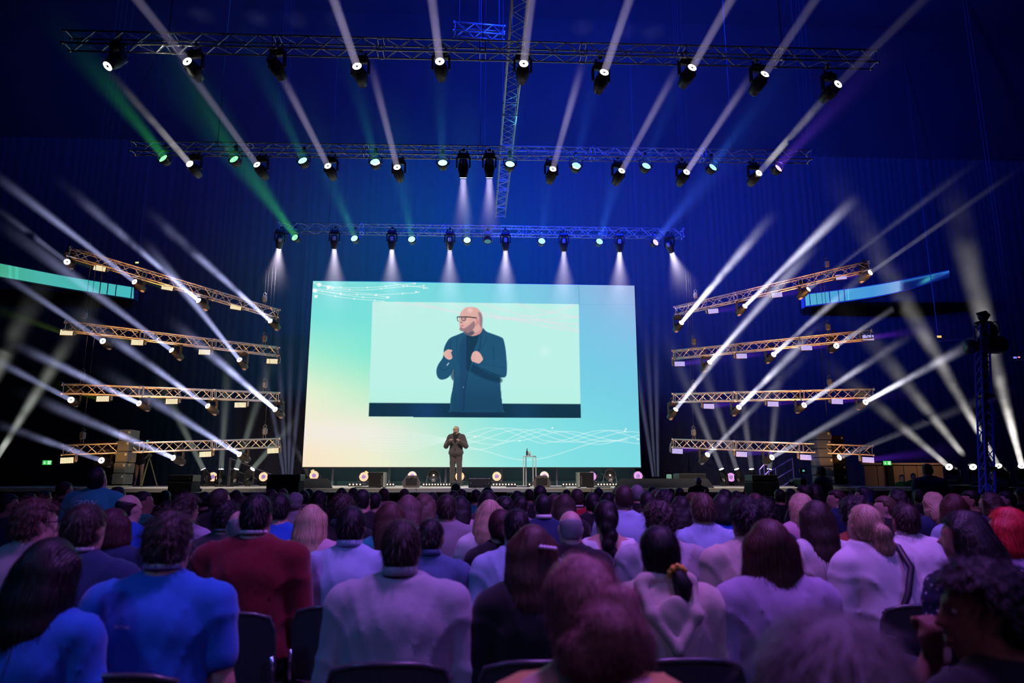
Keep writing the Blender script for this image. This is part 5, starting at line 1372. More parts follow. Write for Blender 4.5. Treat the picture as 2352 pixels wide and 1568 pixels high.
def set_mat(o, m):
    if not o.material_slots: o.data.materials.append(None)
    o.material_slots[0].link = 'OBJECT'; o.material_slots[0].material = m
def place_chair(x, y, rz, label, s=1.0): pass
PEOPLE = []
def person(px_, py_, d, hair, hc, top, tc, label, br=1.0, fat=0.0, sl='short', yaw=0, hyaw=0, hpitch=0, lean=.06, tilt=0, arms=('lap', 'lap'), skin=0, pose='sit', L=.35, hres=None, lany=None, collar=None,
           glasses=False, ztop=None, group=None, chair=True, z0=0.0, var=0, smax=1.12, smin_=.84, face=False, beard=False):
    """somebody whose crown is seen at (px_, py_), d metres up the hall"""
    near = d < 5.2
    h = .0125 if d < 2.2 else (.015 if near else .022)
    q = lambda v, s_: round(v / s_) * s_
    key = (pose, q(br, .08 if not near else .02), q(fat, .02 if not near else .01), q(lean, .06 if not near else .02), q(tilt, .05), arms, q(R(hyaw), R(15) if not near else R(5)), q(R(hpitch), R(10) if not near else R(5)))
    up, J = skeleton(*key[:2], key[3], key[4], arms)
    piv, Rh, HC = head_frame(J, key[6], key[7])
    tp = HC + Rh @ Vector((0, -.012, HAIRTOP[hair]))
    T = P(px_, py_, d)
    s = (T.z - z0) / tp.z
    s2 = max(smin_, min(smax, s))
    if abs(s2 - s) > .002: print('scale', round(s, 2), px_, py_, d, label[:40])
    s = s2
    Ry = Matrix.Rotation(R(-yaw), 3, 'Z')
    off = Ry @ (tp * s)
    loc = Vector((T.x - off.x, T.y - off.y, z0))
    bm_ = body_mesh(key, h)
    o = bpy.data.objects.new('person', bm_); COL.objects.link(o); o.location = loc; o.rotation_euler = (0, 0, R(-yaw)); o.scale = (s, s, s)
    set_mat(o, skin_mat(skin)); tag(o, label, 'person', group)
    hm = Matrix.Translation(HC) @ Rh.to_4x4()
    hh = .0075 if d < 2.2 else (.010 if d < 6.2 else .016)
    if hair != 'bald':
        ho = link('hair', hair_mesh(hair, hh, L, var if near else 0), o, hm); set_mat(ho, hair_mat(hc))
    w = link(top if top != 'inner' else 'shirt', wear_mesh(top, key, sl, h, .004 if near else .003, var if near else 0), o); w.name = {'tee': 'shirt', 'tank': 'top'}.get(top, top); set_mat(w, cloth(tc, CL_[tc], top in ('sweater', 'hoodie')))
    if d < 9:
        t_ = link('trousers', wear_mesh('trousers', ('stand' if pose == 'stand' else 'sit', key[1], key[2], 0, 0, ('lap', 'lap'), 0, 0), 'none', .022), o); set_mat(t_, TR_M)
        f_ = link('shoes', wear_mesh('shoes', ('stand' if pose == 'stand' else 'sit', 1.0, 0, 0, 0, ('lap', 'lap'), 0, 0), 'none', .018), o); set_mat(f_, SHOE)
    def ring(name, m_, rx, ry, z, w_, th, y0=-.008, fl=.0):
        """band round the neck"""
        n = 26; vs = []
        for rr, zz in ((0, 0), (th, 0), (th + fl, w_), (fl, w_)):
            for i in range(n):
                a = 2 * PI * i / n; dz = -.035 * max(0, math.sin(a)) ** 2
                vs.append(J((rx + rr) * math.cos(a), y0 + (ry + rr) * math.sin(a) + (.006 if math.sin(a) > 0 else 0), z + zz + dz))
        fs = [(k * n + i, k * n + (i + 1) % n, ((k + 1) % 4) * n + (i + 1) % n, ((k + 1) % 4) * n + i) for k in range(4) for i in range(n)]
        return MB().add(vs, fs).build(name, m_, o, True)
    if lany: ring('lanyard', LANY, .060 * (.92 + .08 * br), .060, 1.112, .018, .006)
    if collar: ring('collar', cloth(collar, CL_[collar]), .065 * (.92 + .08 * br), .066, 1.098, .034, .008, fl=-.004)
    if beard:
        F, lo, G = field([('e', (0, .026, -.045), (.054, .062, .070), None, .03), ('e', (0, .045, -.088), (.026, .026, .022), None, .02)], .009, infl=.006); X, Y, Z = G
        F = np.maximum(F, Z + .035 + .02 * np.clip(Y * 10, 0, 1)); V, Q = surfnet(F, lo, .009); b_ = link('beard', np_mesh('beard', V, Q, [], True), o, hm); set_mat(b_, mat('beard_grey', (.13, .085, .075), .8, noise=.4, bscale=90))
    if face:
        for sx in (-1, 1):
            MB().lathe([(.001, -.0105), (.008, -.007), (.0108, 0), (.008, .007), (.001, .0105)], 10).build('eye', EYEW, o, True, hm @ Matrix.Translation((.031 * sx, .069, .010)))
            MB().lathe([(.005, 0), (.001, .003)], 8).build('iris', EYED, o, True, hm @ Matrix.Translation((.031 * sx, .0785, .010)) @ Matrix.Rotation(-PI / 2, 4, 'X'))
        MB().path([(-.022, .080, -.062), (-.008, .088, -.059), (.008, .088, -.059), (.022, .080, -.062), (.008, .087, -.068), (-.008, .087, -.068)], .005, 6, True).build('mouth', LIP, o, True, hm)
    if glasses:
        g = MB()
        for sx in (-1, 1):
            g.path([(sx * .032 + .021 * math.cos(a), .098, .010 + .017 * math.sin(a)) for a in np.linspace(0, 2 * PI, 12)[:-1]], .0028, 5, True)
            g.tube((sx * .054, .096, .016), (sx * .079, .0, .014), .003, 5)
        g.tube((-.011, .100, .014), (.011, .100, .014), .003, 5); g.build('spectacles', GLS, o, False, hm)
    PEOPLE.append((o, J, s, hm, key))
    if chair and pose == 'sit' and d < 7.6: make_chair(loc, R(-yaw) * .5, s, label, d)
    return o
# ------------------------------------------------------------------ chairs
MESHF = mat('chair_mesh_fabric', (.055, .05, .06), .6, bump=.6, bscale=260, spec=.5)
RIMM = mat('chair_rim', (.06, .06, .065), .3, spec=.6)
def chair_meshes():
    def back_pt(u, v):     # u -1..1 across, v 0..1 up
        z = .46 + .36 * v; w = .215 - .02 * (v - .5) ** 2
        y = -.235 - .06 * v + .045 * u * u
        zz = z - .035 * v * abs(u) ** 3
        return Vector((u * w, y, zz))
    mb = MB(); n, m = 14, 8
    vs = []
    for s_, dy in ((0, 0), (1, -.012)):
        for j in range(m + 1):
            for i in range(n + 1):
                vs.append(back_pt(-1 + 2 * i / n, j / m) + Vector((0, dy, 0)))
    N_ = (n + 1) * (m + 1); fs = []
    for j in range(m):
        for i in range(n):
            a = j * (n + 1) + i; fs.append((a, a + n + 1, a + n + 2, a + 1)); fs.append((N_ + a, N_ + a + 1, N_ + a + n + 2, N_ + a + n + 1))
    back = mb.add(vs, fs).mesh('backrest', MESHF, True)
    pts = [back_pt(-1, 0)] + [back_pt(-1, v) for v in (.3, .6, .85)] + [back_pt(u, 1.0) for u in (-.92, -.6, -.3, 0, .3, .6, .92)] + [back_pt(1, v) for v in (.85, .6, .3)] + [back_pt(1, 0)]
    rim = MB().path([p + Vector((0, -.006, 0)) for p in pts], .012, 7).mesh('rim', RIMM, True)
    seat = MB().rbox((0, .0, .435), (.44, .44, .035), .03).mesh('seat', mat('chair_seat_black', (.02, .02, .022), .7))
    post = MB()
    for sx in (-1, 1): post.path([(sx * .225, -.20, .42), (sx * .222, -.245, .50), (sx * .218, -.27, .62)], .013, 6)
    post.tube((-.225, -.2, .41), (.225, -.2, .41), .012, 6).tube((-.225, .2, .41), (.225, .2, .41), .012, 6)
    post = post.mesh('frame', CHROME, True)
    leg = MB().tube((0, 0, .41), (0, 0, .0), .012, 7).lathe([(.017, 0), (.017, .02), (.012, .022)], 8).mesh('leg', CHROME, True)
    return back, rim, seat, post, leg
CHM = chair_meshes()
CHN = [0]
def make_chair(loc, rz, s, plabel, d, label=None):
    o = thing('chair', (loc[0], loc[1], 0), label or ('black mesh chair under the ' + ' '.join(plabel.split()[:11])), 'chair', 'audience chairs', rz)
    for nme, me in zip(('backrest', 'rim', 'seat', 'frame'), CHM[:4]): link(nme, me, o)
    for x_, y_ in ((-.225, -.2), (.225, -.2), (-.225, .2), (.225, .2)): link('leg', CHM[4], o, Matrix.Translation((x_, y_, 0)))
    CHN[0] += 1
    return o
def lettering(po, text, size, x, z, m_, dy=.004, name='lettering', align='CENTER'):
    """print on the back of a garment, laid on its surface"""
    o, J, s, hm, key = po
    c = bpy.data.curves.new(name, 'FONT'); c.body = text; c.size = size; c.align_x = align; c.resolution_u = 2
    tmp = bpy.data.objects.new('tmp', c); me = bpy.data.meshes.new_from_object(tmp); bpy.data.objects.remove(tmp)
    bm = bmesh.new(); bm.from_mesh(me); bmesh.ops.subdivide_edges(bm, edges=[e for e in bm.edges if e.calc_length() > size * .2], cuts=2); bm.to_mesh(me); bm.free()
    w = [ch for ch in o.children if ch.name.split('.')[0] in ('shirt', 'sweater')][0]
    wm = w.data; co = np.zeros(len(wm.vertices) * 3); wm.vertices.foreach_get('co', co); co = co.reshape(-1, 3)
    bvh = BVHTree.FromPolygons([tuple(v) for v in co], [tuple(p.vertices) for p in wm.polygons])
    for v in me.vertices:
        X, Z = x + v.co.x, z + v.co.y
        hit = bvh.ray_cast(Vector((X, -1.5, Z)), Vector((0, 1, 0)))
        v.co = Vector((X, (hit[0].y if hit[0] else -.15) - dy, Z))
    me.materials.clear(); me.materials.append(m_)
    return link(name, me, o)
import bmesh
# ------------------------------------------------------------------ the speaker on the stage
spk = person(1048, 978, 20.6, 'ring', 'grey', 'jacket', 'suit', 'bald bearded speaker in dark suit and glasses, fists raised, on stage', 1.04, .012, 'long', yaw=190, hyaw=30, lean=0, arms=('fists', 'fists'), pose='stand', z0=SZ, chair=False,
             skin=3, glasses=True, face=True, beard=True, smax=1.2, smin_=.8)
po = PEOPLE[-1]
kk = po[4]
inn = link('inner', wear_mesh('inner', kk, 'none', .015, .0), spk); inn.name = 'roll_neck'; set_mat(inn, cloth('black', CL_['black']))
t_ = link('trousers', wear_mesh('trousers', ('stand', kk[1], kk[2], 0, 0, ('lap', 'lap'), 0, 0), 'none', .018), spk); set_mat(t_, cloth('suit', CL_['suit']))
f_ = link('shoes', wear_mesh('shoes', ('stand', 1.0, 0, 0, 0, ('lap', 'lap'), 0, 0), 'none', .015), spk); set_mat(f_, SHOE)

A = person
LP_ = ('lap', 'lap'); SD = ('side', 'side'); CR = ('cross', 'cross')
# ---- nearest rows, left to right
A(118, 1232, 2.55, 'long', 'dark', 'tee', 'blue', 'woman with very long black hair in blue T-shirt, lower left corner', .94, .01, L=.42, arms=SD, lean=.08, hyaw=5, smin_=.8)
A(394, 1170, 2.85, 'tousled', 'brown', 'tee', 'blue', 'broad man in bright blue printed T-shirt with white lanyard', 1.14, .035, arms=SD, lany=True, lean=.04, hyaw=3)
PFEST = PEOPLE[-1]
A(85, 1142, 3.8, 'tousled', 'auburn', 'shirt', 'taupe', 'man with glasses and checked pink shirt turning right, far left', 1.10, .03, 'long', hyaw=42, arms=('lap', 'chin'), glasses=True, skin=3)
A(199, 1155, 3.35, 'short', 'brown', 'jacket', 'navy', 'man in navy jacket with white lanyard, left of the blue T-shirt man', 1.10, .02, 'long', lany=True, hyaw=12)
A(262, 1165, 4.6, 'bob', 'wine', 'jacket', 'navy', 'woman with dark red bob beside the navy jacket man', .92, 0, 'long', L=.09, hyaw=10)
A(297, 1135, 5.6, 'ring', 'dark', 'shirt', 'royal', 'bald man in royal blue shirt looking right, left side', 1.1, .03, 'long', hyaw=28, skin=3)
crew = A(214, 1077, 6.2, 'short', 'dark', 'tee', 'teal', 'standing crew man in teal T-shirt printed CREW', 1.12, .02, 'short', pose='stand', chair=False, lany=True, smin_=.7, arms=('down', 'down'), hyaw=-5, hpitch=-35, lean=.36)
PCREW = PEOPLE[-1]
A(150, 1105, 7.6, 'short', 'brown', 'shirt', 'black', 'short haired man in black, behind the crew man', pose='stand', chair=False, smin_=.7, arms=('down', 'down'), hyaw=30)
A(592, 1134, 3.95, 'crop', 'dark', 'sweater', 'maroon', 'tall balding man in maroon sweater with white lanyard', 1.20, .03, 'long', lany=True, hyaw=4, smax=1.15, arms=SD)
A(552, 1172, 4.7, 'ring', 'grey', 'shirt', 'grey', 'grey haired balding man half hidden by the maroon sweater', hyaw=-20, skin=3)
A(808, 1162, 4.1, 'short', 'dark', 'shirt', 'sky', 'man in pale blue shirt with lanyard, right of the maroon sweater', 1.16, .03, 'long', lany=True, collar='sky', arms=SD)
A(923, 1191, 2.95, 'short', 'brown', 'sweater', 'lightgrey', 'broad man in grey knitted sweater with collar, centre left', 1.16, .035, 'long', collar='lightgrey', arms=SD, lean=.03)
A(990, 1190, 4.15, 'crop', 'dark', 'shirt', 'denim', 'balding man in dark denim shirt beside the grey sweater', 1.06, .02, 'long', collar='denim', hyaw=14, arms=SD)
A(716, 1157, 4.9, 'long', 'blonde', 'sweater', 'pink', 'woman with long straight blonde hair and pink cardigan', .95, 0, 'long', L=.46)
A(1222, 1202, 2.95, 'clip', 'auburn', 'sweater', 'black', 'woman with long auburn hair, pearl hair clip and black jumper', .98, .01, 'long', L=.44, arms=SD, lean=.05)
PCLIP = PEOPLE[-1]
A(1187, 1168, 4.1, 'crop', 'dark', 'shirt', 'sky', 'thin haired man in light blue shirt behind the pearl clip woman', 1.08, .02, 'long', collar='sky', lany=True, arms=SD, hyaw=-5)
A(1150, 1167, 4.7, 'bun', 'wine', 'sweater', 'black', 'person with reddish side bun in black, left of thin haired man', .98, .01, 'long')
A(1310, 1172, 4.35, 'ring', 'grey', 'shirt', 'black', 'shaven headed man in black shirt, centre', 1.08, .02, 'long', skin=3, arms=SD)
A(1391, 1147, 4.9, 'braid', 'dark', 'tank', 'white', 'woman with thick dark braid and white lace top', 1.0, .01, 'none', arms=SD)
A(1513, 1147, 4.35, 'curly', 'brown', 'shirt', 'lightgrey', 'curly haired man in pale shirt behind the hoodie woman', 1.2, .02, 'long', arms=SD, hyaw=-8)
A(1512, 1206, 2.95, 'tied', 'dark', 'hoodie', 'cream', 'dark haired woman in cream hoodie with mustard scrunchie', 1.06, .02, 'long', arms=SD, lean=.04, hyaw=-5)
PHOOD = PEOPLE[-1]
A(1336, 1270, 1.62, 'highbun', 'pink', 'tank', 'yellow', 'woman with messy pink-blonde bun and yellow open-back top, nearest centre', 1.02, .0, 'short', arms=SD, skin=3, lean=.1, smin_=.8)
PBUN = PEOPLE[-1]
A(1765, 1190, 2.95, 'bob', 'auburn', 'sweater', 'lavender', 'woman with shoulder length auburn hair in big grey sweater', 1.06, .02, 'long', L=.17, arms=SD)
A(1712, 1140, 4.0, 'tousled', 'dark', 'shirt', 'cream', 'dark haired man in loose cream shirt leaning, right half', 1.18, .02, 'long', hyaw=-5, lean=.16, arms=('side', 'side'), smax=1.16)
A(1754, 1143, 5.4, 'tousled', 'dark', 'shirt', 'navy', 'dark curly head just behind the cream shirt man', hyaw=20)
A(1612, 1131, 5.0, 'short', 'lightbrown', 'shirt', 'sky', 'man in light blue shirt with arms spread, right of the hoodie', 1.2, .0, 'long', arms=SD, smax=1.16)
A(1872, 1147, 4.5, 'long', 'brown', 'tee', 'white', 'woman with very long brown hair in white T-shirt', .98, .0, L=.50, arms=SD)
A(1838, 1131, 5.9, 'long', 'blonde', 'sweater', 'pink', 'blonde woman in pale pink jumper, right', .94, 0, 'long', L=.22, hyaw=-15)
A(1962, 1136, 5.2, 'afro', 'dark', 'shirt', 'rust', 'woman with big dark curls and rust red shirt', .98, .0, 'long')
A(1995, 1160, 4.0, 'pony', 'blonde', 'jacket', 'white', 'blonde woman with ponytail in white blazer bending left', .90, .0, 'long', tilt=-.10, lean=.22, hpitch=-18, hyaw=-15, arms=SD, L=.2)
PBLA = PEOPLE[-1]
A(2082, 1157, 4.75, 'short', 'brown', 'shirt', 'white', 'man in white shirt leaning forward beside the white blazer', 1.04, .01, 'long', lean=.34, tilt=-.12, hpitch=-15, collar='white', arms=SD)
A(2212, 1170, 3.2, 'clip', 'dark', 'dress', 'navy', 'dark haired woman with hair clip in navy flowered dress, right', 1.0, .03, 'short', L=.16, hyaw=-40, arms=SD, tilt=-.05)
PFLO = PEOPLE[-1]
A(2312, 1163, 3.7, 'bob', 'red', 'sweater', 'lavender', 'woman with bright red dyed hair at the right edge', .98, .0, 'long', L=.10, hyaw=-25)
A(2252, 1275, 1.72, 'curly', 'dark', 'tee', 'black', 'man resting chin on his hand in profile, lower right', 1.04, .02, 'short', hyaw=-62, yaw=-12, arms=('chin', 'lap'), skin=2, lean=.12, smin_=.78, face=True)
A(1905, 1400, .80, 'short', 'grey', 'sweater', 'charcoal', 'very near out-of-focus head with short greyish hair, bottom right', 1.0, .0, 'long', skin=3, smin_=.8)
# ---- middle rows
A(430, 1130, 5.8, 'curly', 'brown', 'shirt', 'lavender', 'curly haired person in checked violet shirt, left middle', .98, 0, hyaw=25)
A(396, 1147, 6.7, 'afro', 'dark', 'sweater', 'black', 'person with round dark curls left of the checked shirt', .95)
A(506, 1120, 6.6, 'short', 'brown', 'jacket', 'black', 'man in black jacket looking right, left middle rows', 1.08, 0, 'long', hyaw=28)
A(523, 1146, 5.2, 'curly', 'dark', 'sweater', 'charcoal', 'curly dark haired man in charcoal with lanyard', 1.0, 0, 'long', lany=True, arms=SD)
A(644, 1131, 5.6, 'short', 'dark', 'tee', 'royal', 'dark haired man in blue T-shirt right of the maroon sweater', 1.08, .02, smax=1.14)
A(565, 1139, 7.1, 'tousled', 'brown', 'shirt', 'grey', 'brown tousled head behind the maroon sweater man', 1.0)
A(328, 1127, 7.1, 'crop', 'dark', 'sweater', 'green', 'man with cropped hair in green jumper in profile, left', 1.0, 0, 'long', hyaw=55, skin=1)
A(271, 1116, 8.0, 'short', 'brown', 'sweater', 'black', 'photographer in dark clothes beside the crew man', 1.0, 0, 'long', hyaw=10, smin_=.8)
A(788, 1132, 5.9, 'curly', 'brown', 'tee', 'black', 'man with brown curls in black T-shirt and lanyard, behind pale shirt', 1.08, .02, lany=True, smax=1.14)
A(833, 1122, 7.0, 'crop', 'dark', 'sweater', 'black', 'man in black with a raised hand, mid crowd', 1.1, .02, 'long', arms=('lap', 'chin'), smax=1.14)
A(897, 1150, 5.2, 'long', 'auburn', 'tee', 'teal', 'woman with long reddish hair in turquoise top', .92, 0, L=.36)
A(938, 1135, 6.0, 'long', 'streak', 'sweater', 'black', 'woman with highlighted streak down her dark hair', .92, 0, 'long', L=.34)
A(974, 1130, 6.6, 'wavy', 'lightbrown', 'sweater', 'grey', 'woman with wide wavy light brown hair', .94, 0, 'long', L=.28)
A(1026, 1135, 5.7, 'crop', 'brown', 'jacket', 'grey', 'man with flat crop in grey blazer, centre', 1.14, .01, 'long', arms=SD, smax=1.14)
A(1057, 1137, 7.0, 'long', 'dark', 'sweater', 'pink', 'woman with long black hair right of the grey blazer', .92, 0, 'long', L=.32)
A(1125, 1146, 5.3, 'long', 'blonde', 'sweater', 'white', 'blonde woman in white, left of centre aisle', .94, 0, 'long', L=.26, hyaw=8)
A(1159, 1137, 6.8, 'curly', 'dark', 'shirt', 'charcoal', 'short curly haired man at the centre of the crowd', 1.02)
A(1121, 1124, 7.6, 'long', 'dark', 'jacket', 'charcoal', 'woman with long dark hair behind the white-clad blonde', .92, 0, 'long', L=.36)
A(1248, 1134, 6.4, 'crop', 'dark', 'shirt', 'navy', 'man with buzz cut in patterned shirt and white collar', 1.12, .01, collar='white')
A(1196, 1139, 7.3, 'crop', 'dark', 'shirt', 'lavender', 'small cropped head between centre rows', .88)
A(1274, 1132, 7.4, 'bob', 'brown', 'sweater', 'pink', 'woman with short brown hair in pink top, centre right', .9, 0, 'long', L=.08)
A(1296, 1132, 6.9, 'long', 'brown', 'sweater', 'black', 'woman with long brown hair right of centre', .92, 0, 'long', L=.34)
A(1325, 1121, 8.2, 'short', 'brown', 'sweater', 'red', 'man in bright red jumper with lanyard', 1.1, .02, 'long', lany=True, smax=1.14)
A(1360, 1130, 7.7, 'bun', 'dark', 'sweater', 'black', 'person with dark tied hair in black right of the red jumper', 1.0, 0, 'long')
A(1240, 1113, 8.6, 'short', 'dark', 'jacket', 'black', 'tall dark haired man in black, near the wedge monitor', 1.1, .02, 'long', smax=1.2)
A(1432, 1113, 6.3, 'short', 'brown', 'shirt', 'sky', 'tall man in sky blue shirt, right of centre', 1.08, .01, 'long', smax=1.22)
A(1463, 1112, 8.4, 'crop', 'grey', 'shirt', 'black', 'grey haired man in black, right of the tall sky blue man', 1.08, .02, smax=1.2)
A(1486, 1127, 7.0, 'short', 'dark', 'shirt', 'lightgrey', 'dark haired person in light shirt, right of centre', 1.0)
A(1526, 1122, 7.6, 'afro', 'dark', 'sweater', 'maroon', 'person with large dark curls and plum top', 1.0, 0, 'long')
A(1564, 1136, 6.6, 'wavy', 'dark', 'sweater', 'black', 'woman with wavy black hair in black', .92, 0, 'long', L=.28)
A(1592, 1129, 7.2, 'short', 'auburn', 'tee', 'pink', 'red haired person in pinkish top left of the light blue shirt', .95, hyaw=-25)
A(1656, 1134, 6.2, 'bob', 'dark', 'tee', 'royal', 'woman with dark bob in royal blue dress', .96, .01, L=.09)
A(1664, 1121, 8.2, 'wavy', 'dark', 'sweater', 'navy', 'wavy dark head behind the dark bob woman', .95, 0, 'long', L=.25)
A(1733, 1131, 7.4, 'bob', 'auburn', 'sweater', 'charcoal', 'auburn head peeking over the cream shirt man', .9, 0, 'long', L=.08)
A(1920, 1123, 8.0, 'short', 'brown', 'jacket', 'navy', 'man in dark suit in profile facing left, right side', 1.08, .02, 'long', yaw=-25, hyaw=-45, skin=3, smax=1.16, collar='white')
A(1845, 1113, 8.6, 'short', 'dark', 'jacket', 'black', 'dark haired man turned left near the camera tripod', 1.0, 0, 'long', hyaw=-40, smax=1.2)
A(1870, 1110, 9.2, 'bob', 'dark', 'jacket', 'black', 'dark haired woman in profile near the right stage edge', .9, 0, 'long', yaw=-20, hyaw=-45, L=.08, smax=1.2)
A(1982, 1117, 8.4, 'short', 'dark', 'tee', 'royal', 'man in blue turning left, behind the rust shirt', 1.05, .02, yaw=-20, hyaw=-35, smax=1.16)
A(2031, 1137, 6.6, 'bun', 'lightbrown', 'jacket', 'black', 'woman in profile with hair tied back and black jacket', .96, 0, 'long', yaw=-25, hyaw=-50, skin=3)
A(2060, 1120, 7.4, 'wavy', 'dark', 'sweater', 'navy', 'woman with wavy dark hair beside the tied hair woman', .94, 0, 'long', L=.25, hyaw=-35)
A(2141, 1127, 6.6, 'wavy', 'blonde', 'jacket', 'navy', 'blonde woman in denim jacket with yellow patch, right', .96, .01, 'long', L=.16, hyaw=-15)
A(2188, 1132, 6.0, 'bob', 'auburn', 'tee', 'sky', 'woman with reddish brown hair, right of the denim jacket', .92, 0, L=.14)
A(2228, 1124, 7.4, 'short', 'dark', 'sweater', 'black', 'dark haired man facing left near the camera mast', 1.0, 0, 'long', yaw=-25, hyaw=-45)
A(2272, 1128, 6.7, 'wavy', 'brown', 'sweater', 'navy', 'brown wavy haired woman right of the mast', .94, 0, 'long', L=.2, hyaw=-30)
A(2310, 1126, 8.2, 'short', 'dark', 'sweater', 'charcoal', 'dim dark haired man near the right edge', 1.0, 0, 'long', yaw=-20, hyaw=-45)
A(2344, 1120, 9.4, 'short', 'auburn', 'sweater', 'black', 'dim figure cut by the right edge of the view', 1.0, 0, 'long', hyaw=-30)
A(18, 1131, 7.0, 'short', 'dark', 'sweater', 'navy', 'dim figure at the far left edge looking right', 1.0, 0, 'long', hyaw=40)
A(66, 1130, 8.2, 'wavy', 'dark', 'sweater', 'green', 'dim long haired person in green near the left edge', .94, 0, 'long', L=.2, hyaw=35)
A(103, 1125, 9.4, 'short', 'dark', 'sweater', 'navy', 'dim dark head behind the man with glasses', 1.0, 0, 'long', hyaw=20)
# ---- back rows before the stage
rows = [(624, 1123, 9.4, 'short', 'brown', 'shirt', 'grey', 'far brown head beside the left sub stack'), (650, 1121, 10.2, 'crop', 'auburn', 'tee', 'navy', 'far auburn cropped head below the loudspeaker at left'),
        (679, 1129, 8.4, 'curly', 'grey', 'shirt', 'lightgrey', 'far grey curly head under the sloped monitor'), (698, 1125, 9.8, 'short', 'dark', 'shirt', 'denim', 'far dark head in denim under the sloped monitor'),
        (710, 1121, 11.2, 'short', 'dark', 'tee', 'black', 'farther dark head under the sloped monitor'), (733, 1124, 9.0, 'wavy', 'dark', 'sweater', 'black', 'far woman with long dark waves, left of the upright cabinet'),
        (785, 1119, 12.0, 'bob', 'dark', 'sweater', 'black', 'far dark bob below the screen\'s left part'), (812, 1119, 11.4, 'short', 'brown', 'sweater', 'lavender', 'far brown head in violet, left of black jumper'),
        (862, 1130, 8.4, 'short', 'dark', 'tee', 'black', 'far dark head with edge light, left of centre'), (882, 1120, 10.2, 'crop', 'brown', 'shirt', 'lavender', 'far cropped head lit on its right side'),
        (929, 1121, 11.4, 'tousled', 'lightbrown', 'tee', 'teal', 'far spiky head with green edge light'), (992, 1129, 8.8, 'short', 'dark', 'tee', 'royal', 'far dark head in blue, right of the wide wavy hair'),
        (1041, 1125, 9.6, 'short', 'dark', 'tee', 'navy', 'far dark head right behind the grey blazer'), (1047, 1109, 12.4, 'short', 'dark', 'tee', 'black', 'dark head against the stage below the speaker'),
        (1060, 1122, 10.8, 'tousled', 'brown', 'tee', 'navy', 'far tousled head below the speaker\'s feet'), (1120, 1117, 12.2, 'long', 'dark', 'sweater', 'maroon', 'farthest long dark hair at the centre'),
        (1093, 1123, 10.4, 'short', 'dark', 'tee', 'teal', 'far dark head in teal at the centre'), (1188, 1125, 9.8, 'wavy', 'dark', 'sweater', 'black', 'far wavy dark head by the bar table'),
        (1215, 1122, 11.4, 'short', 'brown', 'tee', 'grey', 'far brown head below the bar table'), (1301, 1123, 11.8, 'short', 'dark', 'tee', 'black', 'farther dark head behind the long brown hair'),
        (1374, 1119, 11.2, 'short', 'dark', 'shirt', 'sky', 'far dark head in pale shirt under the upright cabinet'), (1394, 1129, 9.1, 'bob', 'dark', 'sweater', 'black', 'far dark rounded hair behind the braid'),
        (1418, 1119, 10.0, 'short', 'lightbrown', 'tee', 'navy', 'far head with green edge light beside the tall man'), (1448, 1124, 10.4, 'short', 'dark', 'tee', 'black', 'far dark head between the tall man and grey head'),
        (1497, 1117, 11.6, 'short', 'dark', 'tee', 'black', 'farther dark head before the long prompter'), (1507, 1123, 9.6, 'tousled', 'lightbrown', 'shirt', 'grey', 'far light brown head before the long prompter'),
        (1560, 1119, 11.4, 'short', 'dark', 'sweater', 'black', 'farthest dark head right of the prompter'), (1540, 1121, 12.6, 'crop', 'brown', 'tee', 'navy', 'farthest cropped head before the prompter'),
        (1690, 1126, 9.4, 'short', 'dark', 'tee', 'navy', 'far dark head left of the right case'), (1790, 1122, 10.2, 'short', 'dark', 'sweater', 'black', 'far dark head right of the right case'),
        (471, 1128, 9.0, 'short', 'dark', 'sweater', 'black', 'far dark head below the left floor lamps'), (543, 1124, 10.2, 'bob', 'brown', 'sweater', 'navy', 'far brown bob below the left floor lamps'),
        (240, 1127, 9.2, 'short', 'dark', 'sweater', 'navy', 'far dark head below the left loudspeaker stack'), (380, 1125, 10.4, 'short', 'dark', 'sweater', 'black', 'far dark head below the left camera tripod'),
        (2005, 1126, 10.4, 'short', 'dark', 'sweater', 'navy', 'far dark head below the brown panels'), (2110, 1122, 9.6, 'short', 'brown', 'jacket', 'charcoal', 'far man in charcoal below the standing man'),
        (2255, 1121, 11.0, 'short', 'dark', 'sweater', 'black', 'farthest dark head right of the mast'), (1815, 1120, 11.4, 'wavy', 'brown', 'sweater', 'navy', 'far wavy brown head before the right cases')]
for k, r_ in enumerate(rows):
    A(*r_[:7], r_[7], br=.92 + .06 * (k % 4), hyaw=(-15, 0, 12)[k % 3], sl='long' if k % 2 else 'short', L=.3, smax=1.24, smin_=.82)
# ---- people standing about
A(1603, 1095, 15.0, 'bald', 'dark', 'tee', 'black', 'bald crew man in black facing the audience before the stage', 1.05, .02, yaw=180, hyaw=10, hpitch=-15, pose='stand', chair=False, skin=3, smin_=.7, arms=('down', 'down'), face=True)
A(326, 1018, 22.0, 'short', 'dark', 'jacket', 'black', 'camera operator in black behind the left video camera', 1.0, 0, 'long', pose='stand', chair=False, z0=SZ, smin_=.7, hyaw=15, hpitch=-10, arms=('down', 'fists'))
A(1884, 1070, 14.4, 'short', 'dark', 'jacket', 'charcoal', 'camera operator with headset left of the right loudspeaker stack', 1.05, 0, 'long', pose='stand', chair=False, smin_=.7, yaw=-30, hyaw=-35, arms=('fists', 'fists'), face=True)
A(2128, 1064, 11.5, 'short', 'dark', 'jacket', 'navy', 'big man in dark jacket standing by the brown panels', 1.22, .03, 'long', pose='stand', chair=False, smin_=.8, smax=1.2, arms=('down', 'down'))
A(2071, 1089, 21.0, 'short', 'lightbrown', 'tee', 'brightgreen', 'person in bright green T-shirt with hands on hips, far right', 1.0, 0, pose='stand', chair=False, yaw=180, smin_=.7, arms=('side', 'side'), skin=3)
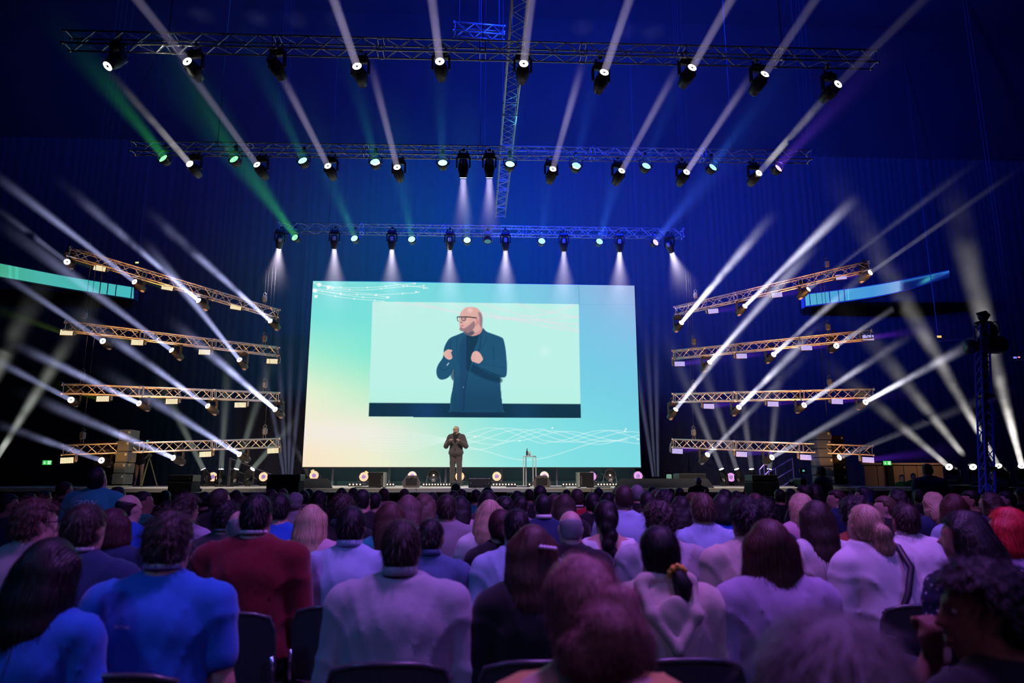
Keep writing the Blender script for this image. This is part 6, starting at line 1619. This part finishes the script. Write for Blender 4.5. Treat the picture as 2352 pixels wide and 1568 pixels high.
A(2097, 1086, 22.5, 'short', 'dark', 'tee', 'brightgreen', 'dim second green T-shirt person behind the first', .95, 0, pose='stand', chair=False, yaw=190, smin_=.7, arms=('down', 'down'))
A(2286, 1075, 13.0, 'short', 'dark', 'jacket', 'navy', 'blue edged figure standing right of the camera mast', 1.1, .02, 'long', pose='stand', chair=False, yaw=-40, smin_=.8, arms=('fists', 'down'))

# ---- things people wear
bar = bpy.data.objects
wt = mat('print_white', (.62, .62, .75), .7)
lettering(PCREW, 'CREW', .070, 0.0, 1.33, wt)
MB_ = lettering(PFEST, 'FESTIVAL', .0155, -.06, .925, wt)
o_ = PFEST[0]
# pearl clip
o, J, s, hm, key = PCLIP
for k in range(5):
    MB().lathe([(.001, -.008), (.008, -.004), (.010, 0), (.008, .004), (.001, .008)], 8).build('pearl_bead', mat('pearl', (.8, .65, .75), .25), o, True, hm @ Matrix.Translation((.028 + .014 * k, -.128 + .004 * k, .042 - .002 * k)) @ Matrix.Scale(1.25, 4))
# scrunchie and low bun
o, J, s, hm, key = PHOOD
pts = []
for i in range(40):
    a = 2 * PI * i / 40; w_ = .010 * math.sin(a * 9)
    pts.append((.038 + (.030 + w_ * .5) * math.cos(a), -.112 + .010 * math.sin(a * 9 + 1) - .012 * math.sin(a), -.055 + (.020 + w_ * .5) * math.sin(a)))
MB().path(pts, .012, 7, True).build('scrunchie', mat('mustard_velvet', (.70, .36, .02), .8, sheen=.4), o, True, hm)
MB().path([(.036, -.085, -.045), (.040, -.118, -.066), (.052, -.140, -.105), (.050, -.132, -.150), (.035, -.115, -.175)], [.03, .030, .040, .032, .014], 12).build('hair_tail', hair_mat('dark'), o, True, hm)
# the hood lying on her back
F, lo, G = field([('c', J(-.105, -.06, 1.085), J(-.085, -.125, .97), .028, .026, .02), ('c', J(.105, -.06, 1.085), J(.10, -.125, .97), .028, .026, .02), ('c', J(-.085, -.125, .97), J(.015, -.155, .845), .024, .022, .02), ('c', J(.10, -.125, .97), J(.015, -.155, .845), .024, .022, .02),
                  ('c', J(-.09, -.05, 1.10), J(.09, -.05, 1.10), .028, .028, .03), ('e', J(.01, -.125, .96), (.075, .026, .085), None, .015)], .009)
F = F + .0025 * np.sin(G[2] * 45 + 4 * G[0] * 10)
V, Q = surfnet(F, lo, .009); hd = link('hood', np_mesh('hood', V, Q, [], True), o); set_mat(hd, cloth('cream', CL_['cream'], True))
# shoulder bag strap of the white blazer
o, J, s, hm, key = PBLA
MB().path([J(.11, .02, 1.10), J(.13, -.09, 1.05), J(.12, -.165, .93), J(.05, -.175, .80), J(-.06, -.17, .66), J(-.14, -.12, .56)], .018, 6).build('bag_strap', mat('strap_black', (.015, .015, .02), .5), o, True)
# flowers on the navy dress
o, J, s, hm, key = PFLO
w = [c for c in o.children if c.name.startswith('dress')][0]
set_mat(w, mat('flowered_cloth', (.02, .03, .09), .85))
nt = bpy.data.materials['flowered_cloth'].node_tree; b = nt.nodes['Principled BSDF']; tc = nt.nodes.new('ShaderNodeTexCoord'); v = nt.nodes.new('ShaderNodeTexVoronoi'); v.inputs['Scale'].default_value = 34
cr = nt.nodes.new('ShaderNodeValToRGB'); cr.color_ramp.elements[0].position = .16; cr.color_ramp.elements[0].color = (.45, .45, .6, 1); cr.color_ramp.elements[1].position = .26; cr.color_ramp.elements[1].color = (.012, .018, .06, 1)
nt.links.new(tc.outputs['Object'], v.inputs['Vector']); nt.links.new(v.outputs['Distance'], cr.inputs[0]); nt.links.new(cr.outputs[0], b.inputs['Base Color'])
# ponytail band
o, J, s, hm, key = PBLA
MB().path([(.022 * math.cos(a), -.125, .02 + .022 * math.sin(a)) for a in np.linspace(0, 2 * PI, 12)[:-1]], .006, 6, True).build('hair_band', mat('pale_band', (.6, .5, .6), .5), o, True, hm)
# headset of the right camera operator
for (o, J, s, hm, key) in PEOPLE:
    if 'headset' in o['label']:
        MB().path([(-.09, 0, 0), (-.085, -.01, .08), (0, -.015, .135), (.085, -.01, .08), (.09, 0, 0)], .01, 6).lathe([(.03, -.095), (.034, -.085), (.03, -.078)], 10, Matrix.Rotation(PI / 2, 4, 'Y')).build('headset', mat('headset_grey', (.2, .2, .22), .5), o, False, hm)
# ---- empty chairs
def chair_at(px_, ytop, d, lab):
    T = P(px_, ytop, d); make_chair((T.x, T.y + .29, 0), 0, 1, '', d, lab)
chair_at(659, 1490, 2.25, 'empty mesh chair with shiny rim, front row left of centre')
chair_at(1948, 1361, 3.0, 'empty mesh chair right of the big grey sweater')
chair_at(1440, 1302, 3.85, 'empty mesh chair behind the messy bun, left of hoodie')
chair_at(1632, 1300, 3.9, 'empty mesh chair right of the curly haired man')

for i in range(len(PEOPLE)):
    for j in range(i):
        a, b = PEOPLE[i][0], PEOPLE[j][0]
        dd = (Vector(a.location).xy - Vector(b.location).xy).length
        if dd < .36: print('NEAR', round(dd, 2), i, j, a['label'][:40], '|', b['label'][:40], [round(v, 2) for v in (a.location.x, a.location.y, b.location.x, b.location.y)])
print('people', len(PEOPLE), 'chairs', CHN[0], 'script MB')

# ------------------------------------------------------------------ noise control: each ray of smoke samples its own lamp instead of all 150
def sort_lamps(G=30):
    mids = [[a.lerp(b, t) for t in (.02, .25, .5, .75, 1)] for _, _, a, b in BEAMS]
    grp = [[] for _ in range(G)]
    for i in range(len(BEAMS)):
        best = max(range(G), key=lambda g: min([min((p - q).length for p in mids[i] for q in mids[j]) for j in grp[g]], default=99) - .15 * len(grp[g]))
        grp[best].append(i)
    cols = []
    for g in range(G + 1):
        c = bpy.data.collections.new('smoke_outside_group')
        for h in range(G):
            if h == g: continue
            for j in grp[h]: c.objects.link(BEAMS[j][0])
        for co in c.collection_objects: co.light_linking.link_state = 'EXCLUDE'
        cols.append(c)
    own = {}
    for g in range(G):
        for j in grp[g]: own[BEAMS[j][1].name] = cols[g]
    for o in sc.objects:
        if o.type == 'LIGHT': o.light_linking.receiver_collection = own.get(o.name, cols[G])
sort_lamps()
